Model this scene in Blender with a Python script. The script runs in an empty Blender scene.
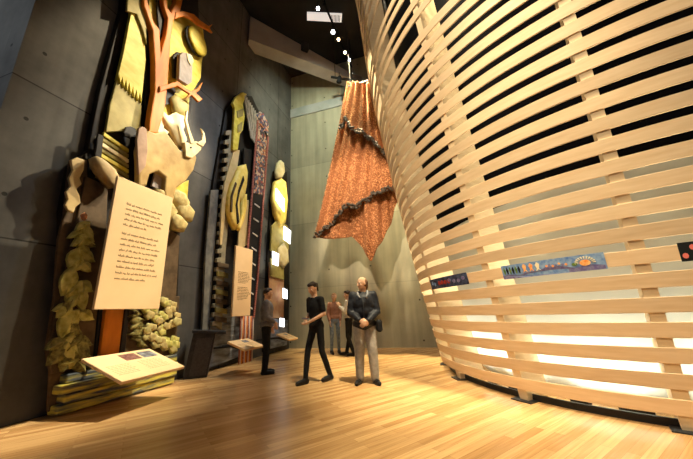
import bpy, bmesh, math, random
from mathutils import Vector, Matrix, noise
random.seed(7)
S = bpy.context.scene
C = S.collection
PI = math.pi

# ------------------------------------------------------------------ camera
F, PITCH, ROLL, EYE = 292.4, .2703, -.045, 1.17
cp, sp, cr, sr = math.cos(PITCH), math.sin(PITCH), math.cos(ROLL), math.sin(ROLL)
cam_d = bpy.data.cameras.new('camera'); cam = bpy.data.objects.new('camera', cam_d); C.objects.link(cam)
cam_d.sensor_width = 36; cam_d.lens = F * 36 / 693; cam_d.clip_start = .05; cam_d.clip_end = 200
RT = Vector((cr, -sp * sr, cp * sr)); UPV = Vector((-sr, -sp * cr, cp * cr)); BK = Vector((0, -cp, -sp))
cam.matrix_world = Matrix(((RT.x, UPV.x, BK.x, 0), (RT.y, UPV.y, BK.y, 0), (RT.z, UPV.z, BK.z, EYE), (0, 0, 0, 1)))
S.camera = cam
EYEV = Vector((0, 0, EYE))

def ray(x, y):
    X = (x - 346.5) / F; U = (229.5 - y) / F
    xx = X * cr - U * sr; u = X * sr + U * cr
    return Vector((xx, cp - u * sp, sp + u * cp))
def on_level(x, y, z=0):
    r = ray(x, y); t = (z - EYE) / r.z
    return EYEV + r * t
def on_plane(x, y, p0, n):
    r = ray(x, y); return EYEV + r * ((p0 - EYEV).dot(n) / r.dot(n))

# ------------------------------------------------------------------ world, exposure, lights
W = bpy.data.worlds.new('world'); S.world = W; W.use_nodes = True
W.node_tree.nodes['Background'].inputs[0].default_value = (.75, .8, 1, 1)
W.node_tree.nodes['Background'].inputs[1].default_value = .07
S.view_settings.view_transform = 'Standard'; S.view_settings.look = 'None'
S.view_settings.exposure = .38; S.view_settings.gamma = 1
S.view_settings.use_curve_mapping = False

A0 = on_level(0, 428); B0 = on_level(289, 348.5)
WD = (B0 - A0).normalized(); WN = Vector((WD.y, -WD.x, 0)); LW = (B0 - A0).length
def P(u, w, z): return A0 + WD * u + WN * w + Vector((0, 0, z))      # along the left wall, out of it, up
def spot(name, loc, aim, energy, angle, col=(1, .8, .55), blend=.5, size=.08):
    l = bpy.data.lights.new(name, 'SPOT'); l.energy = energy; l.spot_size = math.radians(angle); l.spot_blend = blend
    l.color = col; l.shadow_soft_size = size
    o = bpy.data.objects.new(name, l); C.objects.link(o); o.location = loc
    o.rotation_euler = (Vector(aim) - Vector(loc)).to_track_quat('-Z', 'Y').to_euler()
    return o
def area(name, loc, aim, energy, sx, sy, col=(1, .85, .65)):
    l = bpy.data.lights.new(name, 'AREA'); l.shape = 'RECTANGLE'; l.size = sx; l.size_y = sy; l.energy = energy; l.color = col
    o = bpy.data.objects.new(name, l); C.objects.link(o); o.location = loc
    o.rotation_euler = (Vector(aim) - Vector(loc)).to_track_quat('-Z', 'Y').to_euler()
    return o
WARM = (1, .85, .58)
# mural spots: from the ceiling track further along the hall
spot('mural_spotlight', P(5.2, 3.6, 9.6), P(1.1, .2, 3.6), 4200, 26, WARM, .7)
spot('mural_spotlight', P(2.9, 4.2, 10.6), P(1.1, .3, 6.2), 3000, 26, WARM, .7)
spot('mural_spotlight', P(3.4, 4.4, 10.4), P(.9, .6, 1.6), 6600, 22, WARM, .7)
spot('mural_spotlight', P(7.2, 4.0, 9.8), P(3.5, .2, 4.8), 9500, 28, WARM, .7)
spot('mural_spotlight', P(5.6, 4.4, 10.2), P(3.3, .4, 1.4), 3600, 20, WARM, .7)
spot('mural_spotlight', P(6.9, 4.6, 10.4), P(5.8, .2, 4.2), 3200, 22, (1, .88, .6), .6)
# lattice wash from the left and above
spot('lattice_spotlight', (-1.2, 1.6, 9.5), (2.6, 4.0, 4.2), 2300, 52, (1, .87, .64), .8, .6)
spot('lattice_spotlight', (-2.0, -1.5, 7.5), (3.0, 3.0, 2.2), 1700, 48, (1, .84, .60), .8, .6)
spot('lattice_spotlight', (.4, 4.6, 10.6), (2.0, 4.8, 6.6), 300, 70, (1, .90, .70), .8, .4)
# floor and textile pools
spot('floor_spotlight', (1.4, 2.6, 10.0), (1.5, 5.9, 0), 7500, 34, (1, .85, .55), .9)
spot('floor_spotlight', (1.2, 6.0, 10.4), (1.6, 8.6, 0), 3800, 34, (1, .87, .6), .9)
spot('floor_spotlight', (.9, .8, 9.5), (1.7, 3.2, 0), 4000, 32, (1, .85, .55), .9)
spot('floor_spotlight', (-2.0, 1.0, 9.5), (-1.2, 4.0, 0), 120, 48, (1, .76, .45), .9)
spot('textile_spotlight', (-.1, 5.2, 9.8), (.3, 8.6, 4.8), 1700, 34, (1, .82, .6), .7)
spot('textile_spotlight', (-1.6, 2.6, 8.0), (.3, 8.6, 4.6), 3000, 28, (1, .82, .6), .7)
spot('back_wall_light', (.4, 8.3, 10.4), (2.3, 9.6, .9), 9000, 54, (1, .86, .52), .9)
spot('back_wall_light', (-.3, 7.0, 9.0), (-1.6, 10.8, 7.0), 650, 120, (.92, 1, .78), .9)  # unseen fill added in mid-air to brighten the upper back wall
spot('wall_spotlight', P(3.4, 3.6, 9.0), P(2.5, 0, 3.8), 800, 62, (.75, .88, 1), 1)
spot('corridor_spotlight', (-7.5, .6, 7.0), (-5.2, 3.6, 5.0), 300, 60, (.85, .93, 1), .9)

# ------------------------------------------------------------------ materials
def mat(name, col, rough=.55, col2=None, scale=6., stretch=(1, 1, 1), bump=0., emit=0, metal=0, coat=0, contrast=.5, coord='Object', spec=.18):
    m = bpy.data.materials.new(name); m.use_nodes = True; nt = m.node_tree; N = nt.nodes; L = nt.links
    b = N['Principled BSDF']; b.inputs['Base Color'].default_value = (*col, 1); b.inputs['Roughness'].default_value = rough
    b.inputs['Metallic'].default_value = metal; b.inputs['Specular IOR Level'].default_value = spec
    if coat: b.inputs['Coat Weight'].default_value = coat; b.inputs['Coat Roughness'].default_value = .15
    if emit: b.inputs['Emission Color'].default_value = (*col, 1); b.inputs['Emission Strength'].default_value = emit
    if col2 or bump:
        tc = N.new('ShaderNodeTexCoord'); mp = N.new('ShaderNodeMapping'); mp.inputs['Scale'].default_value = stretch
        L.new(tc.outputs[coord], mp.inputs[0])
        n = N.new('ShaderNodeTexNoise'); n.inputs['Scale'].default_value = scale; n.inputs['Detail'].default_value = 5
        L.new(mp.outputs[0], n.inputs['Vector'])
        if col2:
            r = N.new('ShaderNodeValToRGB'); r.color_ramp.elements[0].position = .5 - contrast * .35; r.color_ramp.elements[1].position = .5 + contrast * .35
            r.color_ramp.elements[0].color = (*col, 1); r.color_ramp.elements[1].color = (*col2, 1)
            L.new(n.outputs[0], r.inputs[0]); L.new(r.outputs[0], b.inputs['Base Color'])
        if bump:
            bp = N.new('ShaderNodeBump'); bp.inputs['Strength'].default_value = bump; bp.inputs['Distance'].default_value = .02
            L.new(n.outputs[0], bp.inputs['Height']); L.new(bp.outputs[0], b.inputs['Normal'])
    return m

def concrete(name, c1, c2, pw, ph, off, streak=.25, joint=.28):
    m = bpy.data.materials.new(name); m.use_nodes = True; nt = m.node_tree; N = nt.nodes; L = nt.links
    b = N['Principled BSDF']; b.inputs['Roughness'].default_value = .75; b.inputs['Specular IOR Level'].default_value = .12
    uv = N.new('ShaderNodeUVMap'); uv.uv_map = 'UVMap'
    mp = N.new('ShaderNodeMapping'); mp.inputs['Location'].default_value = (off[0], off[1], 0); L.new(uv.outputs[0], mp.inputs[0])
    br = N.new('ShaderNodeTexBrick'); br.offset = 0; br.inputs['Scale'].default_value = 1
    br.inputs['Brick Width'].default_value = pw; br.inputs['Row Height'].default_value = ph; br.inputs['Mortar Size'].default_value = .012
    br.inputs['Mortar Smooth'].default_value = .3
    br.inputs['Color1'].default_value = (.86, .86, .86, 1); br.inputs['Color2'].default_value = (1.12, 1.12, 1.12, 1); br.inputs['Mortar'].default_value = (joint, joint, joint, 1)
    L.new(mp.outputs[0], br.inputs['Vector'])
    n = N.new('ShaderNodeTexNoise'); n.inputs['Scale'].default_value = .9; n.inputs['Detail'].default_value = 8; n.inputs['Roughness'].default_value = .62
    L.new(uv.outputs[0], n.inputs['Vector'])
    ms = N.new('ShaderNodeMapping'); ms.inputs['Scale'].default_value = (5, .35, 1); L.new(uv.outputs[0], ms.inputs[0])
    n2 = N.new('ShaderNodeTexNoise'); n2.inputs['Scale'].default_value = 1; n2.inputs['Detail'].default_value = 4; L.new(ms.outputs[0], n2.inputs['Vector'])
    mixn = N.new('ShaderNodeMix'); mixn.inputs[0].default_value = streak; L.new(n.outputs[0], mixn.inputs[2]); L.new(n2.outputs[0], mixn.inputs[3])
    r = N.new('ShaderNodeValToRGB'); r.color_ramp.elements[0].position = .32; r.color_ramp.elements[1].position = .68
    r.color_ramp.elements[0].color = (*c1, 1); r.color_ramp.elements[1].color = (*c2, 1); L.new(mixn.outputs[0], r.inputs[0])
    mu = N.new('ShaderNodeMix'); mu.data_type = 'RGBA'; mu.blend_type = 'MULTIPLY'; mu.inputs[0].default_value = 1
    L.new(r.outputs[0], mu.inputs[6]); L.new(br.outputs[0], mu.inputs[7])
    # tie holes on a grid
    hs = N.new('ShaderNodeMapping'); hs.inputs['Scale'].default_value = (1 / (pw / 2), 1 / (ph / 2), 0); hs.inputs['Location'].default_value = (off[0] * 2 / pw, off[1] * 2 / ph, 0)
    L.new(uv.outputs[0], hs.inputs[0])
    fr = N.new('ShaderNodeVectorMath'); fr.operation = 'FRACTION'; L.new(hs.outputs[0], fr.inputs[0])
    sb = N.new('ShaderNodeVectorMath'); sb.operation = 'SUBTRACT'; sb.inputs[1].default_value = (.5, .5, 0); L.new(fr.outputs[0], sb.inputs[0])
    sc = N.new('ShaderNodeVectorMath'); sc.operation = 'MULTIPLY'; sc.inputs[1].default_value = (pw / 2, ph / 2, 0); L.new(sb.outputs[0], sc.inputs[0])
    ln = N.new('ShaderNodeVectorMath'); ln.operation = 'LENGTH'; L.new(sc.outputs[0], ln.inputs[0])
    gt = N.new('ShaderNodeMath'); gt.operation = 'GREATER_THAN'; gt.inputs[1].default_value = .028; L.new(ln.outputs['Value'], gt.inputs[0])
    ad = N.new('ShaderNodeMath'); ad.operation = 'MULTIPLY_ADD'; ad.inputs[1].default_value = .75; ad.inputs[2].default_value = .25; L.new(gt.outputs[0], ad.inputs[0])
    m2 = N.new('ShaderNodeMix'); m2.data_type = 'RGBA'; m2.blend_type = 'MULTIPLY'; m2.inputs[0].default_value = 1
    L.new(mu.outputs[2], m2.inputs[6]); L.new(ad.outputs[0], m2.inputs[7])
    L.new(m2.outputs[2], b.inputs['Base Color'])
    bp = N.new('ShaderNodeBump'); bp.inputs['Strength'].default_value = .25; bp.inputs['Distance'].default_value = .03
    L.new(mixn.outputs[0], bp.inputs['Height']); L.new(bp.outputs[0], b.inputs['Normal'])
    return m

def floor_mat():
    m = bpy.data.materials.new('oak_strip_floor'); m.use_nodes = True; nt = m.node_tree; N = nt.nodes; L = nt.links
    b = N['Principled BSDF']; b.inputs['Roughness'].default_value = .27; b.inputs['Specular IOR Level'].default_value = .5
    tc = N.new('ShaderNodeTexCoord'); mp = N.new('ShaderNodeMapping'); mp.inputs['Rotation'].default_value = (0, 0, -math.radians(90 - 55.3))
    L.new(tc.outputs['Object'], mp.inputs[0])
    br = N.new('ShaderNodeTexBrick'); br.offset = .37; br.offset_frequency = 2; br.squash = 1
    br.inputs['Scale'].default_value = 1; br.inputs['Brick Width'].default_value = 1.1; br.inputs['Row Height'].default_value = .085
    br.inputs['Mortar Size'].default_value = .0012; br.inputs['Mortar Smooth'].default_value = .5; br.inputs['Bias'].default_value = -.1
    br.inputs['Color1'].default_value = (.67, .43, .195, 1); br.inputs['Color2'].default_value = (.43, .235, .09, 1); br.inputs['Mortar'].default_value = (.22, .11, .045, 1)
    L.new(mp.outputs[0], br.inputs['Vector'])
    ms = N.new('ShaderNodeMapping'); ms.inputs['Scale'].default_value = (1.2, 26, 1); L.new(mp.outputs[0], ms.inputs[0])
    n = N.new('ShaderNodeTexNoise'); n.inputs['Scale'].default_value = 1.6; n.inputs['Detail'].default_value = 6; L.new(ms.outputs[0], n.inputs['Vector'])
    r = N.new('ShaderNodeValToRGB'); r.color_ramp.elements[0].position = .3; r.color_ramp.elements[1].position = .7
    r.color_ramp.elements[0].color = (.78, .74, .68, 1); r.color_ramp.elements[1].color = (1.1, 1.1, 1.1, 1); L.new(n.outputs[0], r.inputs[0])
    mu = N.new('ShaderNodeMix'); mu.data_type = 'RGBA'; mu.blend_type = 'MULTIPLY'; mu.inputs[0].default_value = 1
    L.new(br.outputs[0], mu.inputs[6]); L.new(r.outputs[0], mu.inputs[7]); L.new(mu.outputs[2], b.inputs['Base Color'])
    return m

M = {}
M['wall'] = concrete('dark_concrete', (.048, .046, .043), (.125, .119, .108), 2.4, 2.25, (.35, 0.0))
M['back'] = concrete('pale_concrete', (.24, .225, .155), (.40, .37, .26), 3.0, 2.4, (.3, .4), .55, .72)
M['band'] = mat('band_concrete', (.36, .36, .34), .6, (.27, .28, .25), 2, bump=.2)
M['beam'] = mat('beam_concrete', (.34, .31, .28), .6, (.28, .25, .225), 2, bump=.1)
M['black'] = mat('black_paint', (.012, .012, .013), .7, (.02, .019, .018), 2)
M['floor'] = floor_mat()
def slat_mat(name, a, b_, scale=3.0):
    m = mat(name, a, .55, b_, scale, (1, 1, 9), .06, contrast=.8)
    N = m.node_tree.nodes; L = m.node_tree.links; bs = N['Principled BSDF']; rr = next(x for x in N if x.type == 'VALTORGB')
    oi = N.new('ShaderNodeObjectInfo'); mr = N.new('ShaderNodeMapRange'); mr.inputs[3].default_value = .86; mr.inputs[4].default_value = 1.08
    L.new(oi.outputs['Random'], mr.inputs[0])
    mu = N.new('ShaderNodeMix'); mu.data_type = 'RGBA'; mu.blend_type = 'MULTIPLY'; mu.inputs[0].default_value = 1
    L.new(rr.outputs[0], mu.inputs[6]); L.new(mr.outputs[0], mu.inputs[7]); L.new(mu.outputs[2], bs.inputs['Base Color'])
    return m
M['slat'] = slat_mat('ash_slat', (.56, .39, .22), (.67, .50, .31))
M['post'] = slat_mat('ash_post', (.58, .43, .25), (.68, .53, .33), 5)
M['drum'] = mat('grey_drum_paint', (.44, .44, .37), .6, (.50, .50, .43), 1)
M['lining'] = mat('black_lining', (.003, .003, .004), .9, spec=.05)
M['steel'] = mat('dark_steel', (.03, .03, .032), .45, metal=.4)
M['sign'] = mat('cream_board', (.78, .54, .29), .5, (.82, .59, .33), 2)
M['sign_edge'] = mat('cream_board_edge', (.42, .30, .19), .6)
M['ink'] = mat('brown_ink', (.36, .25, .14), .7)

# ------------------------------------------------------------------ mesh helpers
def link(name, bm, m, parent=None, smooth=False, uvf=None, kind=None):
    me = bpy.data.meshes.new(name)
    bmesh.ops.recalc_face_normals(bm, faces=bm.faces)
    if uvf:
        lay = bm.loops.layers.uv.new('UVMap')
        for f in bm.faces:
            for l in f.loops: l[lay].uv = uvf(l.vert.co)
    bm.to_mesh(me); bm.free()
    o = bpy.data.objects.new(name, me); C.objects.link(o)
    for x in (m if isinstance(m, (list, tuple)) else [m]): me.materials.append(x)
    if smooth:
        for p in me.polygons: p.use_smooth = True
        if smooth == 'auto': me.set_sharp_from_angle(angle=math.radians(35))
    if parent:
        o.parent = parent
        o.matrix_parent_inverse = Matrix.Translation(-Vector(parent.location)) if parent.rotation_euler.z == 0 else parent_matrix(parent).inverted()
    if kind: o['kind'] = kind
    return o
def parent_matrix(p): return Matrix.LocRotScale(p.location, p.rotation_euler, p.scale)
def tag(o, label, cat, group=None):
    o['label'] = label; o['category'] = cat
    if group: o['group'] = group
    return o
def thing(name, loc, label, cat, group=None, rz=0):
    o = bpy.data.objects.new(name, None); C.objects.link(o); o.location = loc; o.rotation_euler = (0, 0, rz); o.empty_display_size = .2
    return tag(o, label, cat, group)
def quadbox(bm, corners, top):
    """prism from a base polygon (list of Vector) moved by the vector TOP"""
    a = [bm.verts.new(c) for c in corners]; b = [bm.verts.new(c + top) for c in corners]; n = len(a)
    bm.faces.new(a[::-1]); bm.faces.new(b)
    for i in range(n): bm.faces.new((a[i], a[(i + 1) % n], b[(i + 1) % n], b[i]))
def box(bm, c, ax, ay, az):
    """box about centre c with half-axis vectors"""
    p = [c - ax - ay - az, c + ax - ay - az, c + ax + ay - az, c - ax + ay - az]
    quadbox(bm, p, az * 2)
def tube(bm, pts, r, seg=8, r2=None):
    pts = [Vector(p) for p in pts]; rings = []
    n = len(pts)
    for i, p in enumerate(pts):
        t = (pts[min(i + 1, n - 1)] - pts[max(i - 1, 0)]).normalized()
        a = t.orthogonal().normalized() if i == 0 else (rings_a - t * rings_a.dot(t)).normalized()
        rings_a = a; b = t.cross(a)
        rr = r if r2 is None else r + (r2 - r) * i / (n - 1)
        rings.append([bm.verts.new(p + (a * math.cos(k * 2 * PI / seg) + b * math.sin(k * 2 * PI / seg)) * rr) for k in range(seg)])
    for i in range(n - 1):
        for k in range(seg):
            bm.faces.new((rings[i][k], rings[i][(k + 1) % seg], rings[i + 1][(k + 1) % seg], rings[i + 1][k]))
    bm.faces.new(rings[0][::-1]); bm.faces.new(rings[-1])
def wall_quad(name, p0, along, length, z0, z1, thick, m):
    """vertical wall slab: front face through p0, body on the far side (thick is a vector)"""
    bm = bmesh.new()
    a = p0 + Vector((0, 0, z0)); b = a + along * length
    quadbox(bm, [a, b, b + thick, a + thick], Vector((0, 0, z1 - z0)))
    al = along.copy(); q = p0.copy()
    o = link(name, bm, m, uvf=lambda c: ((c - q).dot(al) + (c - q).dot(thick.normalized()), c.z), kind='structure')
    return o

# ------------------------------------------------------------------ the setting
ZC = 11.3
UC = -.76                                                        # where the left wall ends in an outside corner
bm = bmesh.new()
quadbox(bm, [Vector((-14, -6, -.1)), Vector((16, -6, -.1)), Vector((16, 16, -.1)), Vector((-14, 16, -.1))], Vector((0, 0, .1)))
link('floor', bm, M['floor'], kind='structure')
bm = bmesh.new()
quadbox(bm, [Vector((-14, -6, ZC)), Vector((16, -6, ZC)), Vector((16, 16, ZC)), Vector((-14, 16, ZC))], Vector((0, 0, .1)))
link('ceiling', bm, M['black'], kind='structure')
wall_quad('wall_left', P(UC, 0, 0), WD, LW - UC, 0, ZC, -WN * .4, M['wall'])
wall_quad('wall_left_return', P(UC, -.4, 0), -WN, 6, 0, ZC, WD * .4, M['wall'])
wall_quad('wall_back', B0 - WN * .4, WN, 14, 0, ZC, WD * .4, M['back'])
# pale cast ledge across the back wall
bm = bmesh.new(); quadbox(bm, [B0 + Vector((0, 0, 9.18)), B0 + WN * 13 + Vector((0, 0, 9.18)), B0 + WN * 13 - WD * .05 + Vector((0, 0, 9.18)), B0 - WD * .05 + Vector((0, 0, 9.18))], Vector((0, 0, .42)))
link('trim_1', bm, M['band'], kind='structure')
# bulkhead beam under the ceiling
b1 = on_level(254, 41, 10.0); b2 = on_level(350, 78, 10.0); bd = (b2 - b1).normalized(); bn = Vector((-bd.y, bd.x, 0))
s0 = b1 - bd * .15; s1 = b2 + bd * 3
t0 = on_plane(259, 21, b1, bn); t1 = on_plane(349, 72, b1, bn); tg = (t1 - t0) / (t1 - t0).dot(bd)
T0 = t0 + tg * (s0 - t0).dot(bd); T1 = t1.copy() + bd * (s1 - t1).dot(bd)
bm = bmesh.new(); quadbox(bm, [s0, b2, s1, T1, t1, T0], bn * .5)
link('trim_2', bm, M['beam'], kind='structure')

# ------------------------------------------------------------------ the slatted basket pavilion
AX, AY = 5.156, 5.614
PH2, PH3 = 3.607, 4.014
SP, Z0 = .2234, .0904
def R(z): return 3.4074 + .1983 * z - .0105 * z * z + .00058 * z ** 3 - .034 * max(0, z - 6) ** 2 + .0045 * max(0, z - 6) ** 3
import json
def bpt(a, r, z): return Vector((AX + r * math.cos(a), AY + r * math.sin(a), z))
basket = thing('slatted_pavilion', (AX, AY, 0), 'giant round basket of pale bent wood slats filling the right side of the hall', 'pavilion')
SEG = 220
def ring_band(bm, prof, a0=0, a1=2 * PI, seg=SEG):
    full = abs(a1 - a0 - 2 * PI) < 1e-6
    n = seg if full else seg + 1
    rows = [[bm.verts.new(bpt(a0 + (a1 - a0) * i / seg, r, z)) for r, z in prof] for i in range(n)]
    k = len(prof)
    for i in range(seg):
        p, q = rows[i], rows[(i + 1) % n]
        for j in range(k): bm.faces.new((p[j], q[j], q[(j + 1) % k], p[(j + 1) % k]))
    if not full:
        bm.faces.new(rows[0]); bm.faces.new(rows[-1][::-1])
NS = 49
# evenly spaced to about 5.3 m, above that the rings thin out
RINGS = [k + .5 for k in range(24)] + [25.35, 26.35, 27.85, 28.85, 31.5, 33.2, 34.7, 36.2, 38.4, 40.6, 42.8, 45, 47.2, 49.2]
for k in RINGS:
    zc = Z0 + k * SP; hh = SP * (.312 if k < 24 else .27)
    za, zb = zc - hh, zc + hh
    if zb > ZC - .05: break
    bm = bmesh.new()
    ring_band(bm, [(R(za) + .016, za + .003), (R(zb) + .016, zb - .003), (R(zb) + .013, zb), (R(zb) + .001, zb), (R(za) + .001, za), (R(za) + .013, za)])
    link('slat', bm, M['slat'], basket)
for k in range(-8, 8):
    a = PH2 + (PH3 - PH2) * k * (2 * PI / 16) / (PH3 - PH2) if k not in (0, 1) else (PH2 if k == 0 else PH3)
    er = Vector((math.cos(a), math.sin(a), 0)); et = Vector((-er.y, er.x, 0))
    bm = bmesh.new(); zs = [0.012, .3, 1, 2, 3, 4, 5, 6, 7, 8, 9, 10, ZC - .02]
    rows = []
    for z in zs:
        ro, ri = R(z), R(z) - .44
        rows.append([bm.verts.new(Vector((AX, AY, z)) + er * r_ + et * t_) for r_, t_ in ((ro, -.055), (ro, .055), (ri, .055), (ri, -.055))])
    for i in range(len(zs) - 1):
        for j in range(4): bm.faces.new((rows[i][j], rows[i][(j + 1) % 4], rows[i + 1][(j + 1) % 4], rows[i + 1][j]))
    bm.faces.new(rows[0]); bm.faces.new(rows[-1][::-1])
    po = link('post', bm, M['post'], basket)
    bm = bmesh.new(); c = Vector((AX, AY, .006)) + er * (R(0) - .06)
    box(bm, c, er * .14, et * .13, Vector((0, 0, .006)))
    fp = link('foot_plate', bm, M['steel'], basket); fp['label'] = 'dark steel plate on the floor'
bm = bmesh.new(); ring_band(bm, [(R(0) - .10, 0), (R(0) - .08, 0), (R(0) - .08, .075), (R(0) - .10, .075)])
link('kick_band', bm, M['steel'], basket)['label'] = 'black curved kick band'
DR = .74
bm = bmesh.new(); ring_band(bm, [(R(0) - DR - .08, 0), (R(0) - DR, 0), (R(1.3) - DR, 1.3), (R(2.6) - DR, 2.6), (R(2.6) - DR - .08, 2.6)])
link('inner_wall', bm, M['drum'], basket, 'auto')['label'] = 'smooth grey inner wall'
bm = bmesh.new(); pr = [(R(z) - DR - .02, z) for z in (2.5, 4, 6, 8, 10, ZC - .02)]
ring_band(bm, pr + [(r - .04, z) for r, z in pr[::-1]])
link('upper_lining', bm, M['lining'], basket, 'auto')['label'] = 'black upper lining'
# uplights on the floor between lattice and inner wall
M['uplens'] = mat('uplight_glow', (1, .95, .78), emit=18)
for k in range(-3, 3):
    for fr, aim_f in ((.78, True), (.35, False), (.7, False)):
        a = PH2 + (PH3 - PH2) * (k + fr); er = Vector((math.cos(a), math.sin(a), 0)); et = Vector((-er.y, er.x, 0))
        c = Vector((AX, AY, .05)) + er * (R(0) - (.30 if aim_f else .36))
        bm = bmesh.new(); box(bm, c - Vector((0, 0, .01)), er * .05, et * .09, Vector((0, 0, .04))); ub = link('uplight', bm, M['steel'], basket)
        bm = bmesh.new(); box(bm, c + Vector((0, 0, .034)), er * .04, et * .08, Vector((0, 0, .003))); link('lens', bm, M['uplens'], ub)
        a2 = PH2 + (PH3 - PH2) * k
        if aim_f:
            q = Vector((AX + (R(3) - .2) * math.cos(a2), AY + (R(3) - .2) * math.sin(a2), 2.6))
            spot('fin_uplight', c + Vector((0, 0, .06)), q, 300, 34, (1, .92, .68), .8, .04)
            q = Vector((AX + (R(6.5) - .2) * math.cos(a2), AY + (R(6.5) - .2) * math.sin(a2), 6.5))
            spot('fin_uplight', c + Vector((0, 0, .06)), q, 260, 20, (1, .92, .68), .8, .04)
        else:
            q = Vector((AX + (R(0) - DR) * math.cos(a), AY + (R(0) - DR) * math.sin(a), .75))
            spot('drum_uplight', c + Vector((0, 0, .06)), q, 34, 150, (.95, 1, .88), .9, .05)

# painted strips fixed on the slats
def slat_art(name, label, a0, a1, k, base, shapes, group='painted strips on the slats'):
    zc = Z0 + (k + .5) * SP; hh = .083
    t = thing(name, bpt((a0 + a1) / 2, R(zc) + .025, zc - hh), label, 'artwork', group)
    bm = bmesh.new(); za, zb = zc - hh, zc + hh
    ring_band(bm, [(R(za) + .017, za), (R(za) + .026, za), (R(zb) + .026, zb), (R(zb) + .017, zb)], a0, a1, 24)
    link('panel', bm, base, t)
    for nm, poly, m in shapes:
        # poly in (s 0..1 along, v -1..1 up)
        bm = bmesh.new(); fr = []; bkv = []
        for s, v in poly:
            z = zc + v * hh; a = a0 + (a1 - a0) * s
            fr.append(bm.verts.new(bpt(a, R(z) + .030, z))); bkv.append(bm.verts.new(bpt(a, R(z) + .0255, z)))
        n = len(fr); bm.faces.new(fr); bm.faces.new(bkv[::-1])
        for i in range(n): bm.faces.new((fr[i], fr[(i + 1) % n], bkv[(i + 1) % n], bkv[i]))
        link(nm, bm, m, t)
    return t
D2R = PI / 180
blue = mat('art_blue', (.05, .13, .36), .6, (.28, .40, .52), 22, contrast=.7)
navy = mat('art_navy', (.008, .009, .025), .8, (.06, .08, .15), 16, contrast=.6)
redm = mat('art_red', (.40, .03, .015), .6, (.10, .02, .02), 40)
green = mat('art_green', (.05, .14, .04), .6, (.16, .22, .05), 30)
orng = mat('art_orange', (.75, .22, .04), .6, (.8, .5, .2), 40)
cream = mat('art_cream', (.75, .68, .45), .6)
purp = mat('art_purple', (.11, .08, .22), .6, (.20, .20, .30), 30)
blk = mat('art_black', (.01, .012, .012), .6)
def ell(cx, cy, rx, ry, n=12): return [(cx + rx * math.cos(i * 2 * PI / n), cy + ry * math.sin(i * 2 * PI / n)) for i in range(n)]
hills = [(0, -.98), (.25, -.98), (.5, -.98), (.75, -.98), (.99, -.98), (.99, -.5), (.85, -.2), (.75, -.5), (.62, 0), (.5, .1), (.42, -.35), (.3, -.3), (.2, -.62), (.08, -.35), (0, -.5)]
sh = [('painted_hills', hills, purp)]
for i in range(6): sh.append(('painted_tree', [(.03 + i * .035, -.3), (.042 + i * .035, -.35), (.05 + i * .035, .2), (.036 + i * .035, .75), (.02 + i * .035, .3)], blk if i % 2 else green))
for i in range(3): sh.append(('painted_figure', [(.25 + i * .07, -.35), (.262 + i * .07, .0), (.25 + i * .07, .5), (.27 + i * .07, .85), (.295 + i * .07, .55), (.283 + i * .07, .0), (.30 + i * .07, -.3), (.275 + i * .07, -.1)], orng if i < 2 else cream))
for i in range(7): sh.append(('painted_flower', ell(.50 + i * .03, .15 + .12 * math.sin(i * 2), .012, .16, 8), orng if i % 2 == 0 else purp))
for i in range(11):
    th = PI * i / 10
    sh.append(('painted_ray', [(.84 + .05 * math.cos(th), .0 + .42 * math.sin(th)), (.84 + .085 * math.cos(th - .1), .0 + .8 * math.sin(th - .1)), (.84 + .085 * math.cos(th + .1), .0 + .8 * math.sin(th + .1))], cream))
sh.append(('painted_sun', ell(.84, .0, .045, .38), orng)); sh.append(('painted_leaf', ell(.75, -.05, .025, .2), green))
slat_art('painted_strip', 'long blue painted strip with orange figures, trees and a sun on a slat', 210.3 * D2R, 226.1 * D2R, 6, blue, sh)
sh = [('painted_blossom', ell(.33 + i * .09, .1 * math.sin(i * 3), .04, .45, 8), redm) for i in range(4)] + [('painted_patch', ell(.62 + i * .1, .2 * math.cos(i * 2), .035, .35, 7), purp) for i in range(4)] + [('painted_patch', ell(.1 + i * .08, .2 * math.cos(i * 2), .03, .4, 7), blue) for i in range(2)]
slat_art('painted_strip', 'short dark navy painted strip with red blossoms, leftmost on the slats', 185.0 * D2R, 201.6 * D2R, 6, navy, sh)
pink = mat('art_pink', (.65, .16, .13), .6)
sh = [('painted_blossom', ell(.04 + i * .07, (.42 if i % 2 else -.42), .025, .3, 8), pink) for i in range(12)]
slat_art('painted_strip', 'black painted strip with pink blossoms at the right edge of the picture', 233.9 * D2R, 246 * D2R, 6, blk, sh)

# ------------------------------------------------------------------ carved murals on the left wall
def uz(x, y, w):
    p = on_plane(x, y, A0 + WN * w, WN)
    return (p - A0).dot(WD), p.z
def carve(name, parent, px, w, t, m, uzpts=None, label=None, bev=.012):
    """board with the outline PX (photo pixels read on the plane w metres off the wall) and real thickness t"""
    pts = uzpts or [uz(x, y, w) for x, y in px]
    bm = bmesh.new()
    a = [bm.verts.new(P(u, w, z)) for u, z in pts]; f = bm.faces.new(a)
    r = bmesh.ops.extrude_face_region(bm, geom=[f])
    for v in r['geom']:
        if isinstance(v, bmesh.types.BMVert): v.co -= WN * t
    bmesh.ops.triangulate(bm, faces=[x for x in bm.faces if len(x.verts) > 4])
    o = link(name, bm, m, parent)
    if bev:
        b = o.modifiers.new('bevel', 'BEVEL'); b.width = bev; b.segments = 2; b.limit_method = 'ANGLE'; b.angle_limit = math.radians(50)
    if label: o['label'] = label
    return o
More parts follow.
